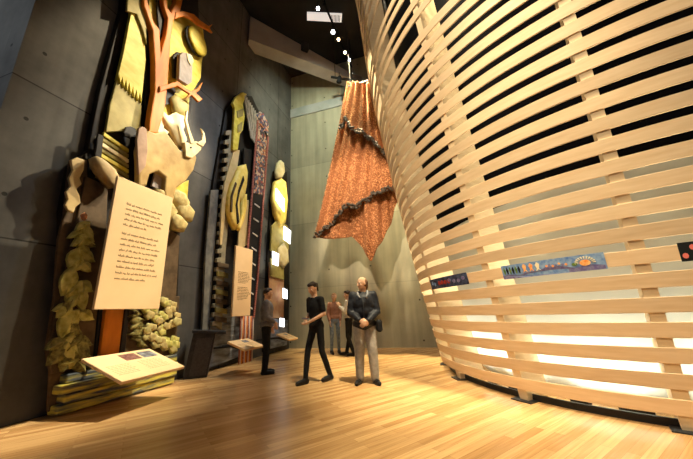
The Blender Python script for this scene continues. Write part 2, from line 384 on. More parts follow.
def blobby(name, parent, px, w, t, m, label=None, dome=.06):
    """carved relief with a domed face: outline fan raised toward the centre"""
    pts = [uz(x, y, w) for x, y in px]; n = len(pts)
    cu = sum(p[0] for p in pts) / n; cz = sum(p[1] for p in pts) / n
    bm = bmesh.new(); rings = []
    for s, h in ((1, -t), (1, 0), (.82, dome * .6), (.5, dome * .9)):
        rings.append([bm.verts.new(P(cu + (u - cu) * s, w + h, cz + (z - cz) * s)) for u, z in pts])
    for i in range(3):
        for j in range(n): bm.faces.new((rings[i][j], rings[i][(j + 1) % n], rings[i + 1][(j + 1) % n], rings[i + 1][j]))
    c = bm.verts.new(P(cu, w + dome, cz))
    for j in range(n): bm.faces.new((rings[3][j], rings[3][(j + 1) % n], c))
    bm.faces.new(rings[0])
    o = link(name, bm, m, parent, True)
    if label: o['label'] = label
    return o
def leaf(parent, tip, base, wid, w, m, name='carved_leaf'):
    """a pointed leaf with a raised mid rib from base to tip (pixels)"""
    u0, z0 = uz(*base, w); u1, z1 = uz(*tip, w); du, dz = u1 - u0, z1 - z0; L_ = math.hypot(du, dz); nu, nz = -dz / L_, du / L_
    prof = [(0, .02), (.12, .55), (.3, .95), (.5, 1), (.72, .7), (.9, .28), (1, 0)]
    bm = bmesh.new(); lf, md, rt, lb, rb = [], [], [], [], []
    for s, k in prof:
        cu, cz = u0 + du * s, z0 + dz * s; cu += nu * .1 * math.sin(s * PI) * wid; cz += nz * .1 * math.sin(s * PI) * wid
        h = wid * k
        lf.append(bm.verts.new(P(cu + nu * h, w, cz + nz * h))); rt.append(bm.verts.new(P(cu - nu * h, w, cz - nz * h)))
        md.append(bm.verts.new(P(cu, w + .035, cz)))
        lb.append(bm.verts.new(P(cu + nu * h, w - .05, cz + nz * h))); rb.append(bm.verts.new(P(cu - nu * h, w - .05, cz - nz * h)))
    for i in range(len(prof) - 1):
        bm.faces.new((lf[i], lf[i + 1], md[i + 1], md[i])); bm.faces.new((md[i], md[i + 1], rt[i + 1], rt[i]))
        bm.faces.new((lb[i], lb[i + 1], lf[i + 1], lf[i])); bm.faces.new((rt[i], rt[i + 1], rb[i + 1], rb[i]))
        bm.faces.new((rb[i], rb[i + 1], lb[i + 1], lb[i]))
    bmesh.ops.remove_doubles(bm, verts=bm.verts, dist=.002)
    return link(name, bm, m, parent)

YEL = mat('carved_yellow', (.50, .39, .03), .5, (.68, .57, .11), 4, (1, 1, 2), .12)
OLV = mat('carved_olive', (.24, .19, .05), .55, (.34, .28, .09), 5, bump=.2)
TAN = mat('carved_tan', (.52, .38, .16), .5, (.62, .47, .24), 5, bump=.12)
CRM = mat('carved_cream', (.72, .62, .38), .5, (.60, .48, .24), 6, bump=.15)
ORG = mat('carved_orange_trunk', (.62, .20, .018), .5, (.44, .13, .01), 7, (1, 1, .25), .12)
DRK = mat('dark_board', (.010, .008, .007), .6, (.022, .016, .011), 6, bump=.15)
BRN = mat('brown_board', (.075, .048, .024), .6, (.13, .085, .045), 7, bump=.3)
GRY = mat('grey_carving', (.26, .215, .19), .6, (.36, .31, .27), 8, bump=.2)
LEAF = mat('leaf_green', (.24, .22, .035), .5, (.66, .60, .20), 10, (1, 1, 1), .8, contrast=.7)
LEAFD = mat('leaf_dark', (.08, .07, .02), .55, (.30, .26, .08), 24, bump=.25)
STONE = mat('pale_stone', (.52, .42, .17), .6, (.32, .24, .09), 10, bump=.6)
BLOS = mat('pale_blossom', (.50, .44, .17), .6, (.36, .30, .12), 14, bump=.4)
PLK = mat('plank_green_grey', (.60, .52, .09), .5, (.07, .085, .095), 2.2, (1, 1, 9), .8, contrast=.3)

mural = thing('carved_mural', P(1.0, .1, 0), 'tall carved wood mural with orange tree trunk, deer and leaves, nearest on left wall', 'carving', 'carved wood murals on the left wall')
# backing boards, dark edges
carve('backing_board', mural, [(129, -60), (122, 10), (100, 90), (88, 150), (70, 165), (62, 210), (60, 300), (55, 370), (54, 415), (172, 380), (178, 300), (180, 235), (188, 170), (192, 100), (200, 40), (196, -60)], .12, .12, DRK)
carve('stepped_board', mural, [(48, 412), (50, 372), (46, 350), (54, 300), (58, 240), (64, 215), (67, 185), (70, 160), (88, 160), (86, 300), (82, 410)], .16, .05, BRN, label='dark brown stepped edge board')
# upper left serrated panel and flared cap
carve('yellow_panel', mural, [(128, -60), (131, 14), (124, 50), (117, 80), (119, 74), (120.5, 84), (122.5, 77), (124, 88), (126, 80), (127.5, 91), (129.5, 83), (131, 95), (133, 87), (134.5, 98), (136.5, 90), (138, 101), (140, 93), (141.5, 103), (146, 60), (144, 34), (138, 18), (136, -60)], .26, .07, YEL, label='pale yellow panel with a saw-tooth lower edge')
carve('flared_cap', mural, [(131, -60), (127, 11), (137, 14), (143, 30), (147, 45), (146, 20), (141, -60)], .31, .05, OLV)
carve('olive_panel', mural, [(117, 80), (142, 92), (141, 130), (106, 132), (110, 105)], .22, .06, OLV, label='olive panel below the saw-tooth edge')
for i in range(9):
    y0 = 132 + i * 5.2
    carve('striped_board', mural, [(104 - i * .8, y0), (129, y0 + 17), (129, y0 + 20.4), (103.5 - i * .8, y0 + 3.6)], .23 - .02 * (i % 2), .05, (YEL, OLV, CRM, OLV)[i % 4], bev=.006)
carve('dark_board', mural, [(98, 133), (104, 136), (100, 176), (93, 172)], .25, .04, DRK)
carve('dark_knob', mural, [(124, 132), (126, 127), (131, 126), (136, 129), (137, 137), (130, 138), (125, 136)], .27, .04, DRK)
# right yellow backing
carve('yellow_backing', mural, [(170, -60), (172, 10), (182, 12), (196, 17), (203, 27), (205, 45), (202, 62), (201, 78), (190, 96), (188, 112), (176, 125), (160, 118), (163, 60), (158, -60)], .20, .07, YEL)
carve('yellow_backing', mural, [(147, -60), (150, 40), (158, 70), (160, 40), (158, 0), (160, -60)], .19, .06, YEL)
# the hat
def disc_px(cx, cy, rx, ry, ang, n=18):
    return [(cx + rx * math.cos(t) * math.cos(ang) - ry * math.sin(t) * math.sin(ang), cy + rx * math.cos(t) * math.sin(ang) + ry * math.sin(t) * math.cos(ang)) for t in [2 * PI * i / n for i in range(n)]]
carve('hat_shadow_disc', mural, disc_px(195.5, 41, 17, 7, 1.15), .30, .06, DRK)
blobby('yellow_disc', mural, disc_px(198, 41, 16.5, 6.5, 1.15), .34, .03, YEL, 'tilted yellow disc', .03)
# grey drum block
carve('dark_bracket', mural, [(173, 56), (177, 52), (184, 53), (182, 80), (174, 77)], .28, .06, DRK)
carve('grey_block', mural, [(180, 55), (183, 52), (191, 54), (193, 60), (192, 82), (188, 85), (179, 79)], .40, .09, GRY, label='grey rounded block')
carve('pale_rag', mural, [(187, 53), (192, 55), (194, 62), (191, 66), (188, 60)], .42, .02, CRM)
# trunk
carve('tree_trunk', mural, [(141, -60), (144, 5), (150, 22), (153, 30), (155, 62), (155, 90), (150, 120), (149, 132), (158, 134), (165, 110), (168, 82), (171, 40), (174, 20), (180, 13), (183, 0), (184, -60), (178, -60), (177, 0), (171, 12), (168, 8), (164, -20), (160, -60), (157, -60), (160, -20), (164, 6), (168, 18), (166, 34), (161, 52), (160, 30), (154, 22), (148, 2), (146, -60)], .38, .14, ORG, bev=.02)
carve('tree_branch', mural, [(176, 12), (184, 11), (194, 14), (200, 20), (209, 26), (213, 24), (210, 28), (213, 33), (207, 29), (199, 25), (192, 19), (184, 16), (175, 19)], .40, .07, ORG)
carve('tree_branch', mural, [(160, 86), (168, 84), (178, 81), (186, 88), (192, 91), (198, 88), (203, 82), (200, 90), (196, 93), (203, 99), (199, 102), (192, 95), (186, 99), (190, 94), (184, 90), (178, 86), (168, 89), (160, 92)], .42, .06, ORG)
carve('tree_trunk', mural, [(107.6, 295), (126, 295), (118.5, 358), (100, 358)], .30, .10, ORG, label='orange trunk base below the sign')
carve('dark_edge', mural, [(100, 300), (107, 300), (100, 360), (94, 360)], .24, .08, DRK); carve('dark_edge', mural, [(127, 300), (131, 300), (125, 355), (119, 358)], .24, .08, DRK)
carve('gap_shade', mural, [(146, -60), (149, 20), (152, 60), (152, 115), (145, 118), (146, 70), (144, 30), (141, -60)], .20, .05, DRK)  # solid dark board stands in for shade between panel and trunk
carve('gap_shade', mural, [(159, -60), (164, 10), (166, 30), (161, 48), (158, 20), (154, -60)], .28, .04, DRK)  # same for the shade inside the trunk fork
# lower branch fruit and cloth shapes
carve('dark_hollow', mural, [(163, 92), (167, 85), (174, 84), (176, 92), (170, 104), (163, 106)], .25, .04, DRK)
blobby('green_bulb', mural, [(170, 98), (176, 94), (184, 101), (189, 105), (188, 114), (180, 117), (173, 112)], .28, .06, OLV)
blobby('pale_scroll', mural, [(161, 110), (167, 117), (176, 112), (186, 117), (187, 122), (183, 130), (187, 140), (182, 150), (177, 146), (170, 132), (163, 122)], .30, .06, CRM, 'pale carved scroll')
carve('feather_edge', mural, [(157, 106), (162, 110), (161, 118), (166, 122), (164, 128), (170, 132), (163, 138), (155, 128)], .29, .05, CRM)
carve('pink_hand', mural, [(139, 128), (143, 126), (147, 129), (148, 150), (146, 166), (139, 175), (138, 160), (137, 140)], .44, .06, mat('dusty_pink', (.36, .23, .15), .55, (.26, .16, .10), 6))
# the deer
DEER = mat('deer_tan', (.30, .19, .06), .5, (.46, .32, .12), 4, (1, 1, 1), .3)
carve('deer_body', mural, [(148, 130), (156, 133), (166, 131), (174, 142), (180, 150), (187, 152), (194, 150), (197, 158), (194, 170), (186, 181), (177, 188), (173, 203), (166, 202), (165, 190), (166, 177), (158, 171), (150, 174), (147, 186), (139, 187), (139, 165), (138, 150), (142, 136)], .42, .13, DEER, bev=.03, label='tan carved deer body with legs')
carve('deer_head', mural, [(185, 142), (190, 143), (196, 141), (203, 143), (201, 150), (197, 154), (192, 158), (186, 156)], .47, .08, CRM, label='cream deer head')
carve('antler', mural, [(191, 144), (188, 132), (185, 120), (187, 110), (188.5, 111), (187.5, 120), (190.5, 131), (195, 143)], .49, .04, CRM); carve('antler', mural, [(197, 143), (202, 140), (203, 134), (201, 128), (205, 133), (206, 142), (203, 147)], .49, .04, CRM)
carve('grey_plank', mural, [(157, 166), (176, 178), (171, 197), (152, 186)], .31, .05, GRY)
carve('yellow_board', mural, [(176, 186), (189, 180), (187, 205), (172, 205)], .27, .05, YEL)
# log and leaf panel at left
blobby('pale_log', mural, [(94, 158), (97, 156), (104, 159), (116, 170), (121, 180), (119, 187), (112, 188), (103, 178), (95, 166)], .40, .12, mat('log_beige', (.46, .34, .17), .6, (.32, .22, .10), 9, bump=.3), 'pale beige log', .05)
carve('wavy_board', mural, [(71, 160), (77, 157), (85, 160), (84, 170), (80, 178), (82, 184), (77, 189), (80, 196), (81, 203), (76, 207), (74, 213), (68, 210), (65, 205), (68, 199), (66, 192), (71, 186), (69, 178), (73, 170)], .24, .05, TAN, label='tan wavy-edged board')
carve('leaf_panel', mural, [(86, 176), (108, 186), (106, 240), (100, 300), (97, 362), (52, 374), (48, 360), (52, 330), (62, 300), (70, 250), (78, 215)], .21, .06, BRN)
blobby('pink_blossom', mural, [(81, 215), (85, 212), (88, 216), (85, 221), (82, 219)], .27, .02, mat('salmon', (.55, .25, .13), .6), None, .02)
for tip, base, wd in (((72, 246), (93, 234), .08), ((76, 231), (90, 222), .07), ((94, 245), (78, 236), .08), ((72, 272), (78, 248), .10), ((94, 262), (80, 250), .08), ((63, 296), (74, 268), .10),
                      ((92, 292), (78, 282), .09), ((84, 312), (78, 284), .09), ((61, 338), (74, 310), .12), ((58, 318), (72, 306), .09), ((93, 320), (80, 312), .08), ((90, 272), (82, 262), .07), ((78, 300), (72, 286), .08)):
    leaf(mural, tip, base, wd, .30, LEAF)
rl = random.Random(11)
for i in range(26):
    t_ = i / 25; bx = 84 - 14 * t_ + rl.uniform(-5, 5); by = 224 + 118 * t_; an = rl.choice((2.2, 1.9, 1.3, 2.6, .9)) + rl.uniform(-.25, .25); ln = rl.uniform(14, 22)
    leaf(mural, (bx + ln * math.cos(an), by + ln * math.sin(an)), (bx, by), rl.uniform(.05, .08), .25 + rl.uniform(0, .07), LEAF if rl.random() < .7 else LEAFD)
for i in range(12):
    bx = rl.uniform(58, 84); by = rl.uniform(338, 360); an = rl.choice((2.9, .4, 2.5, .8)) + rl.uniform(-.2, .2); ln = rl.uniform(14, 20)
    leaf(mural, (bx + ln * math.cos(an), by + ln * math.sin(an)), (bx, by), rl.uniform(.05, .08), .26 + rl.uniform(0, .05), LEAFD if rl.random() < .7 else LEAF)
for tip, base, wd in (((48, 366), (68, 344), .10), ((92, 345), (70, 340), .09), ((46, 350), (66, 338), .08), ((90, 358), (70, 352), .09), ((62, 372), (72, 352), .09)):
    leaf(mural, tip, base, wd, .29, LEAFD)
carve('deer_eye', mural, [(190, 147), (191.5, 146.5), (192, 148), (190.5, 148.6)], .475, .02, DRK, bev=0)
# stones right of the sign
for i, pl in enumerate(([(166, 190), (174, 188), (185, 193), (190, 203), (186, 210), (174, 206)], [(176, 204), (188, 203), (195, 212), (192, 222), (180, 220)], [(170, 212), (180, 215), (188, 224), (184, 232), (172, 230)], [(158, 196), (168, 196), (178, 212), (170, 222), (160, 214)], [(155, 188), (163, 190), (168, 198), (160, 200)])):
    blobby('carved_stone', mural, pl, .34, .08, STONE, None, .07)
carve('grey_brown_panel', mural, [(163, 225), (180, 236), (176, 300), (160, 302)], .20, .06, BRN)  # grey-brown board in its own colour
carve('flower_panel', mural, [(128, 300), (180, 296), (176, 350), (172, 366), (120, 372)], .20, .06, BRN)
random.seed(3)
for i in range(60):
    x = random.uniform(146, 178); y = random.uniform(300, 350) ; r = random.uniform(3.4, 5)
    if x < 152 and y > 340: continue
    blobby('carved_blossom', mural, [(x + r * (.8 + .25 * (j % 2)) * math.cos(j * PI / 5), y + r * (.8 + .25 * (j % 2)) * math.sin(j * PI / 5)) for j in range(10)], .27 + .03 * random.random(), .05, (STONE, LEAF, BLOS)[i % 3], None, .012)
for i in range(8): blobby('carved_blossom', mural, [(135 + random.uniform(-5, 12) + 4 * math.cos(j * PI / 4), 312 + i * 4.5 + 4 * math.sin(j * PI / 4)) for j in range(8)], .25, .04, LEAFD, None, .02)
# stacked planks at the foot
ub0, ub1 = uz(56, 417, .30)[0], uz(176, 381, .30)[0]
for i in range(4):
    z0 = .02 + i * .125
    w_ = .30 + .025 * ((i * 7) % 3)
    bm = bmesh.new(); off = (.0, .05, -.02, .04)[i]
    a = P(ub0 + off, w_, z0); b = P(ub1 - .03 + off * .3, w_, z0)
    quadbox(bm, [a, b, b - WN * .2, a - WN * .2], Vector((0, 0, .115)))
    o = link('stacked_plank', bm, PLK, mural); bv = o.modifiers.new('b', 'BEVEL'); bv.width = .02; bv.segments = 3

# ---- second mural
MU = 'carved wood murals on the left wall'
mur2 = thing('carved_mural', P(3.4, .1, 0), 'slim carved mural with golden figure and beaded ladder strip, middle of the left wall', 'carving', MU)
carve('backing_board', mur2, [(205, 368), (207, 240), (214, 180), (226, 110), (236, 95), (252, 96), (262, 118), (268, 135), (260, 240), (250, 355)], .08, .08, DRK)
carve('side_post', mur2, [(199, 375), (203, 320), (206, 250), (211, 190), (219, 190), (214, 260), (209, 330), (206, 373)], .14, .06, mat('slate_side', (.10, .10, .095), .6, (.2, .19, .16), 6, bump=.3), label='dark slate side post')
def serr(px_l, n, amp):
    (x0, y0), (x1, y1) = px_l; out = []
    for i in range(n):
        t0 = i / n; t1 = (i + .55) / n
        out += [(x0 + (x1 - x0) * t0, y0 + (y1 - y0) * t0), (x0 + (x1 - x0) * t0 - amp, y0 + (y1 - y0) * (t0 + .1 / n)), (x0 + (x1 - x0) * t1 - amp, y0 + (y1 - y0) * t1), (x0 + (x1 - x0) * t1, y0 + (y1 - y0) * t1)]
    return out
carve('notched_post', mur2, serr(((230, 130), (216, 330)), 22, 4) + [(222, 330), (226, 250), (233, 180), (238, 132)], .24, .07, mat('notched_grey', (.20, .17, .11), .6, (.30, .25, .15), 8), label='notched dark grey post')
carve('bird_beak', mur2, [(233, 150), (234, 128), (235, 108), (233, 103), (236, 97), (243, 92), (247, 94), (243, 104), (245, 116), (243, 130), (240, 134), (238, 150)], .32, .08, YEL, label='yellow beaked shape at the top')
carve('dark_inset', mur2, [(237, 111), (244, 108), (243, 116), (238, 118)], .34, .02, OLV); carve('dark_inset', mur2, [(238, 125), (243, 121), (242, 131), (238, 133)], .34, .02, OLV)
FEA = mat('feather_grey', (.46, .42, .37), .6, (.16, .14, .12), 30, (1, 1, .2), .5)
for i in range(9):
    x0, y0 = 244 + i * 1.6, 96 + i * 2.6
    carve('feather', mur2, [(x0, y0), (x0 + 2.2, y0 - 1.5), (x0 + 2.6, y0 + 3), (252.2 + i * .9, 138 + i * 1.2), (251 + i * .9, 138 + i * 1.2)], .32 - (i % 2) * .015, .04, FEA, bev=.005)
GLD = mat('carved_gold', (.74, .52, .08), .45, (.86, .68, .2), 6, bump=.15)
blobby('golden_figure', mur2, [(240, 166), (246, 164), (248, 172), (247, 185), (245, 195), (240, 204), (238, 196), (236, 208), (239, 222), (235, 230), (231, 222), (228, 210), (229, 196), (232, 184), (236, 176)], .36, .10, GLD, 'large golden carved figure', .05)
blobby('golden_figure', mur2, [(243, 196), (247, 194), (247, 206), (244, 220), (240, 231), (237, 228), (241, 214)], .34, .08, GLD, None, .04)
carve('brown_arch', mur2, [(225, 182), (234, 150), (240, 150), (237, 172), (230, 186), (226, 208), (222, 245), (220, 245), (222, 205)], .27, .05, TAN)
carve('black_channel', mur2, [(244, 148), (252, 150), (250, 180), (244, 240), (238, 240), (243, 200)], .20, .05, DRK)
carve('wood_column', mur2, [(239, 232), (246, 200), (249, 200), (247, 245), (238, 250)], .26, .05, TAN)
carve('dark_groove', mur2, [(243.5, 176), (244.5, 180), (240, 192), (237.5, 204), (239.5, 222), (238, 224), (236, 205), (238.5, 190)], .42, .03, DRK, bev=0)
carve('dark_groove', mur2, [(236, 182), (237, 184), (233, 196), (232.4, 212), (231, 212), (231.5, 196)], .42, .03, BRN, bev=0)
# beaded ladder strip
BRD = mat('bead_pink', (.46, .17, .13), .5, (.10, .02, .02), 30, contrast=.6)
def bead_cluster_mat():
    m = bpy.data.materials.new('bead_mosaic'); m.use_nodes = True; N = m.node_tree.nodes; L = m.node_tree.links; b = N['Principled BSDF']; b.inputs['Roughness'].default_value = .35
    tc = N.new('ShaderNodeTexCoord'); v = N.new('ShaderNodeTexVoronoi'); v.inputs['Scale'].default_value = 15; L.new(tc.outputs['Object'], v.inputs['Vector'])
    r = N.new('ShaderNodeValToRGB'); r.color_ramp.interpolation = 'CONSTANT'
    cols = [(.30, .03, .02), (.02, .02, .03), (.5, .35, .25), (.12, .03, .05), (.05, .07, .15), (.45, .15, .05), (.35, .30, .28)]
    r.color_ramp.elements[0].color = (*cols[0], 1); r.color_ramp.elements[1].position = .15; r.color_ramp.elements[1].color = (*cols[1], 1)
    for i in range(2, 7):
        e = r.color_ramp.elements.new(.15 * i); e.color = (*cols[i], 1)
    L.new(v.outputs['Color'], r.inputs[0]); L.new(r.outputs[0], b.inputs['Base Color'])
    bp = N.new('ShaderNodeBump'); bp.inputs['Strength'].default_value = .6; L.new(v.outputs['Distance'], bp.inputs['Height']); L.new(bp.outputs[0], b.inputs['Normal'])
    return m
MOS = bead_cluster_mat()
carve('ladder_strip', mur2, [(258, 122), (264, 128), (268, 136), (263.5, 200), (258, 280), (254, 316), (242.5, 315), (248.5, 240), (252.5, 190), (256, 150)], .30, .05, mat('ladder_black', (.012, .012, .014), .5), label='black ladder strip')
carve('bead_mosaic', mur2, [(259, 124), (264, 130), (267, 140), (263, 195), (254, 193), (257, 155)], .325, .03, MOS, label='red and black bead mosaic')
carve('bead_border', mur2, [(257.5, 118), (259, 121), (253.6, 190), (248, 260), (243.6, 318), (242.2, 317), (246.8, 258), (252.2, 188)], .34, .04, BRD, label='pink bead border')
carve('bead_border', mur2, [(268, 134), (269.3, 138), (264.5, 200), (258.8, 280), (255, 318), (253.8, 317), (257.8, 275), (263.2, 200)], .34, .04, BRD)
carve('bead_cap', mur2, [(256, 116), (260, 111), (264, 114), (269, 124), (268, 136), (262, 126), (258, 122)], .34, .05, MOS)
for i in range(8):
    y = 203 + i * 14.5; x = 255.5 - i * 1.05
    carve('ladder_rung', mur2, [(x - .6, y), (x + 4.6, y + 3.6), (x + 4.5, y + 5.2), (x - .7, y + 1.4)], .325, .02, mat('rung_grey', (.62, .60, .58), .5) if i == 0 else bpy.data.materials['rung_grey'])
# hanging ropes at the foot
for i in range(11):
    m_ = [BRD, mat('rope_cream', (.62, .5, .4), .7) if i == 1 else bpy.data.materials.get('rope_cream') or BRD, mat('rope_orange', (.6, .2, .05), .7) if i == 2 else bpy.data.materials.get('rope_orange') or BRD][i % 3]
    u_, z_ = uz(241 + i * 1.25, 316, .30); bm = bmesh.new(); tube(bm, [P(u_ + .0, .30, z_), P(u_ - .01, .31, z_ * .5), P(u_ + .005, .30, .02)], .018, 6)
    link('hanging_rope', bm, m_, mur2, True)
carve('lower_board', mur2, [(211, 318), (240, 300), (239, 357), (207, 369)], .16, .05, mat('lower_slate', (.07, .08, .10), .5, (.25, .27, .30), 3, (1, 1, 4), .3), label='slate blue lower board')
for i in range(7):
    carve('cord_wrap', mur2, [(218 - i * .4, 262 + i * 9), (229 - i * .3, 264 + i * 9), (229 - i * .3, 269 + i * 9), (218 - i * .4, 267 + i * 9)], .27, .04, OLV if i % 2 else BRN)

# ---- third mural
mur3 = thing('carved_mural', P(5.8, .1, 0), 'narrow carved mural with small glowing panels, farthest along the left wall by the corner', 'carving', MU)
carve('backing_board', mur3, [(264, 352), (268, 250), (272, 190), (278, 168), (287, 172), (289, 230), (289, 300), (287, 345)], .08, .08, DRK)
blobby('gold_head', mur3, [(276, 172), (278, 163), (281, 160), (284, 163), (285, 172), (282, 178), (277, 178)], .30, .08, CRM, 'pale gold head', .05)
blobby('gold_torso', mur3, [(275, 182), (281, 178), (286, 182), (288, 200), (286, 222), (280, 228), (275, 214), (273, 198)], .24, .10, GLD, 'gold carved torso', .05)
carve('carved_branch', mur3, [(272, 226), (278, 220), (288, 226), (289, 250), (280, 256), (271, 250)], .22, .06, OLV)
blobby('carved_ram', mur3, [(279, 248), (284, 243), (288, 250), (289, 262), (284, 268), (279, 262)], .28, .06, CRM, None, .05)
carve('orange_board', mur3, [(270, 262), (284, 270), (284, 318), (268, 318)], .20, .05, mat('faded_orange', (.40, .24, .12), .6, (.3, .14, .08), 4))
carve('amber_board', mur3, [(271, 258), (284, 262), (284, 280), (271, 276)], .24, .05, OLV)
carve('slate_board', mur3, [(268, 318), (288, 320), (287, 345), (266, 350)], .16, .05, bpy.data.materials['lower_slate'])
SCR = mat('screen_glow', (.92, .97, 1), emit=2.2)
for q in ([(276.5, 188), (284.5, 199), (284.5, 212), (276.5, 200)], [(284.5, 226), (291, 231), (290.5, 244), (284, 239)], [(273, 251), (279, 254), (278.5, 266), (273, 264)], [(283.5, 288), (287.5, 290), (287.5, 299), (283.5, 298)], [(280.5, 318), (284.5, 318.5), (284.5, 327), (280.5, 326.5)]):
    carve('light_panel', mur3, q, .40, .03, SCR, bev=0, label='small glowing white panel')

# ------------------------------------------------------------------ signs, reading rails and kiosk
def text_rows(parent, w, u0, u1, zt, rows, dz, h, last, m):
    rnd = random.Random(5 + int(u0 * 10))
    for r in range(rows):
        bm = bmesh.new(); z = zt - r * dz; u = u0; end = u0 + (u1 - u0) * (last if r == rows - 1 else rnd.uniform(.88, 1))
        while u < end:
            wl = rnd.randint(2, 8); w0_ = u
            for _ in range(wl):
                hh = h * rnd.choice((.5, .5, .6, .95)); ww = h * .16
                c = P(u, w + .002, z + hh / 2 - (h * .25 if rnd.random() < .12 else 0)); box(bm, c, WD * ww / 2, Vector((0, 0, hh / 2)), WN * .002)
                u += h * .42
            box(bm, P((w0_ + u) / 2 - h * .2, w + .0015, z + h * .25), WD * (u - w0_ - h * .3) / 2, Vector((0, 0, h * .07)), WN * .002)
            u += h * .5
        link('text_line', bm, m, parent)
def hanging_sign(corners, w, label, blocks, th=.05):
    pts = [uz(x, y, w) for x, y in corners]; us = [p[0] for p in pts]; zs = [p[1] for p in pts]
    u0 = (us[0] + us[3]) / 2; u1 = (us[1] + us[2]) / 2; z1 = (zs[0] + zs[1]) / 2; z0 = (zs[2] + zs[3]) / 2
    t = thing('quote_sign', P((u0 + u1) / 2, w, z0), label, 'sign', 'cream quote signs in front of the murals')
    bm = bmesh.new(); quadbox(bm, [P(u0, w, z0), P(u1, w, z0), P(u1, w - th, z0), P(u0, w - th, z0)], Vector((0, 0, z1 - z0)))
    o = link('board', bm, M['sign'], t); bv = o.modifiers.new('b', 'BEVEL'); bv.width = .006; bv.segments = 2
    for s in (.25, .75):
        bm = bmesh.new(); box(bm, P(u0 + (u1 - u0) * s, (w - th + .40) / 2, z0 + .75 * (z1 - z0)), WD * .02, WN * (w - th - .40) / 2, Vector((0, 0, .02)))
        link('bracket', bm, M['steel'], t)
    for (fu0, fu1, fz, rows, dz, h, last) in blocks:
        H_ = z1 - z0; L_ = u1 - u0
        text_rows(t, w, u0 + fu0 * L_, u0 + fu1 * L_, z0 + fz * H_, rows, dz * H_, h * H_, last, M['ink'])
    return t
hanging_sign([(118, 178), (172.5, 196), (160, 310), (94, 308)], .62, 'large cream quote sign in front of the deer mural', [(.20, .86, .80, 5, .042, .017, .55), (.20, .86, .56, 9, .043, .017, .6)])
hanging_sign([(237, 245), (253, 250.5), (250, 317), (231.5, 315)], .58, 'smaller cream quote sign in front of the beaded ladder mural', [(.2, .85, .62, 8, .022, .012, .6), (.2, .85, .40, 9, .022, .012, .5)])

def reading_rail(u0, w0, L_, D_, zb, tilt, yaw, label, photos):
    a = WD * math.cos(yaw) + WN * math.sin(yaw); b = -WD * math.sin(yaw) + WN * math.cos(yaw)
    Cc = P(u0, w0, zb); f = b * math.cos(tilt) - Vector((0, 0, math.sin(tilt))); nn = a.cross(f).normalized()
    if nn.z < 0: nn = -nn
    t = thing('reading_rail', P(u0, w0, 0) + a * L_ / 2, label, 'reading rail', 'sloping cream reading rails')
    bm = bmesh.new(); quadbox(bm, [Cc - nn * .045, Cc + a * L_ - nn * .045, Cc + a * L_ + f * D_ - nn * .045, Cc + f * D_ - nn * .045], nn * .045)
    o = link('panel', bm, M['sign'], t); bv = o.modifiers.new('b', 'BEVEL'); bv.width = .006
    for sx in (.2, .8):
        r0 = Cc + a * L_ * sx - nn * .06; q0 = (r0 - A0).dot(WN) - .28
        bm = bmesh.new(); tube(bm, [r0 - WN * q0 - Vector((0, 0, .10)), r0 - Vector((0, 0, .06)), r0 + f * D_ * .7 - nn * .005], .022, 8); link('support_arm', bm, M['steel'], t)
    def patch(nm, s0, s1, d0, d1, m, h=.003):
        bm = bmesh.new(); p = [Cc + a * L_ * s + f * D_ * d + nn * .0005 for s, d in ((s0, d0), (s1, d0), (s1, d1), (s0, d1))]
        quadbox(bm, p, nn * h); return link(nm, bm, m, t)
    for i, (s0, s1, d0, d1, m) in enumerate(photos): patch('printed_photo', s0, s1, d0, d1, m)
    rnd = random.Random(2)
    for s0, s1 in ((.08, .40), (.52, .88)):
        for r in range(7):
            bm = bmesh.new(); d = .46 + r * .055; s = s0
            while s < s1 - .03:
                wl = rnd.uniform(.015, .05); c = Cc + a * L_ * (s + wl / 2) + f * D_ * d + nn * .001
                box(bm, c, a * L_ * wl / 2, f * D_ * .008, nn * .001); s += wl + .012
            link('text_line', bm, M['rail_ink'], t)
    return t
M['rail_ink'] = mat('pale_ink', (.52, .36, .20), .7)
ph1 = mat('photo_dark', (.10, .025, .02), .4, (.30, .16, .13), 22); ph2_ = mat('photo_grey', (.05, .05, .06), .4, (.3, .32, .36), 14)
reading_rail(.451, .46, 1.04, .80, .70, .35, -.05, 'large sloping cream reading rail at the foot of the deer mural', [(.42, .66, .10, .36, ph1), (.70, .93, .10, .36, ph2_)])
reading_rail(2.89, .852, .688, .465, .66, .35, 0, 'small cream reading rail below the smaller quote sign', [(.5, .75, .15, .4, ph2_)])
reading_rail(4.69, .94, .445, .42, .66, .35, .05, 'small pale reading rail at the corner by the glowing panels', [(.5, .75, .15, .4, ph2_)])

# dark kiosk
kio = thing('info_kiosk', P(2.62, .3, 0), 'black leaning kiosk stand against the wall between the first two murals', 'kiosk')
KB = mat('kiosk_black', (.028, .026, .026), .35, (.05, .045, .042), 12)
fb = [P(2.50, .17, 0), P(2.74, .53, 0)]; e = (fb[1] - fb[0]); back = Vector((-e.y, e.x, 0)).normalized()
if back.dot(WD) < 0: back = -back
lean = back * .0
en = e.normalized(); LEAN = en * .09 + WD * .03
def slab(poly, h_, lean_):
    bm = bmesh.new(); quadbox(bm, poly, Vector((0, 0, h_)) + lean_); return bm
link('body', slab([fb[0], fb[1], fb[1] + back * .12, fb[0] + back * .12], .86, LEAN), KB, kio).modifiers.new('b', 'BEVEL').width = .01
link('front_panel', slab([fb[0] + en * .10 + Vector((0, 0, .05)) - back * .008, fb[1] - en * .03 + Vector((0, 0, .05)) - back * .008, fb[1] - en * .03 + Vector((0, 0, .05)) + back * .01, fb[0] + en * .10 + Vector((0, 0, .05)) + back * .01], .70, LEAN * .8), mat('kiosk_panel', (.05, .042, .04), .5, (.075, .065, .06), 30), kio)
g0 = fb[0] + LEAN - en * .02 - back * .03 + Vector((0, 0, .86)); g1 = fb[1] + LEAN + en * .20 - back * .03 + Vector((0, 0, .80))
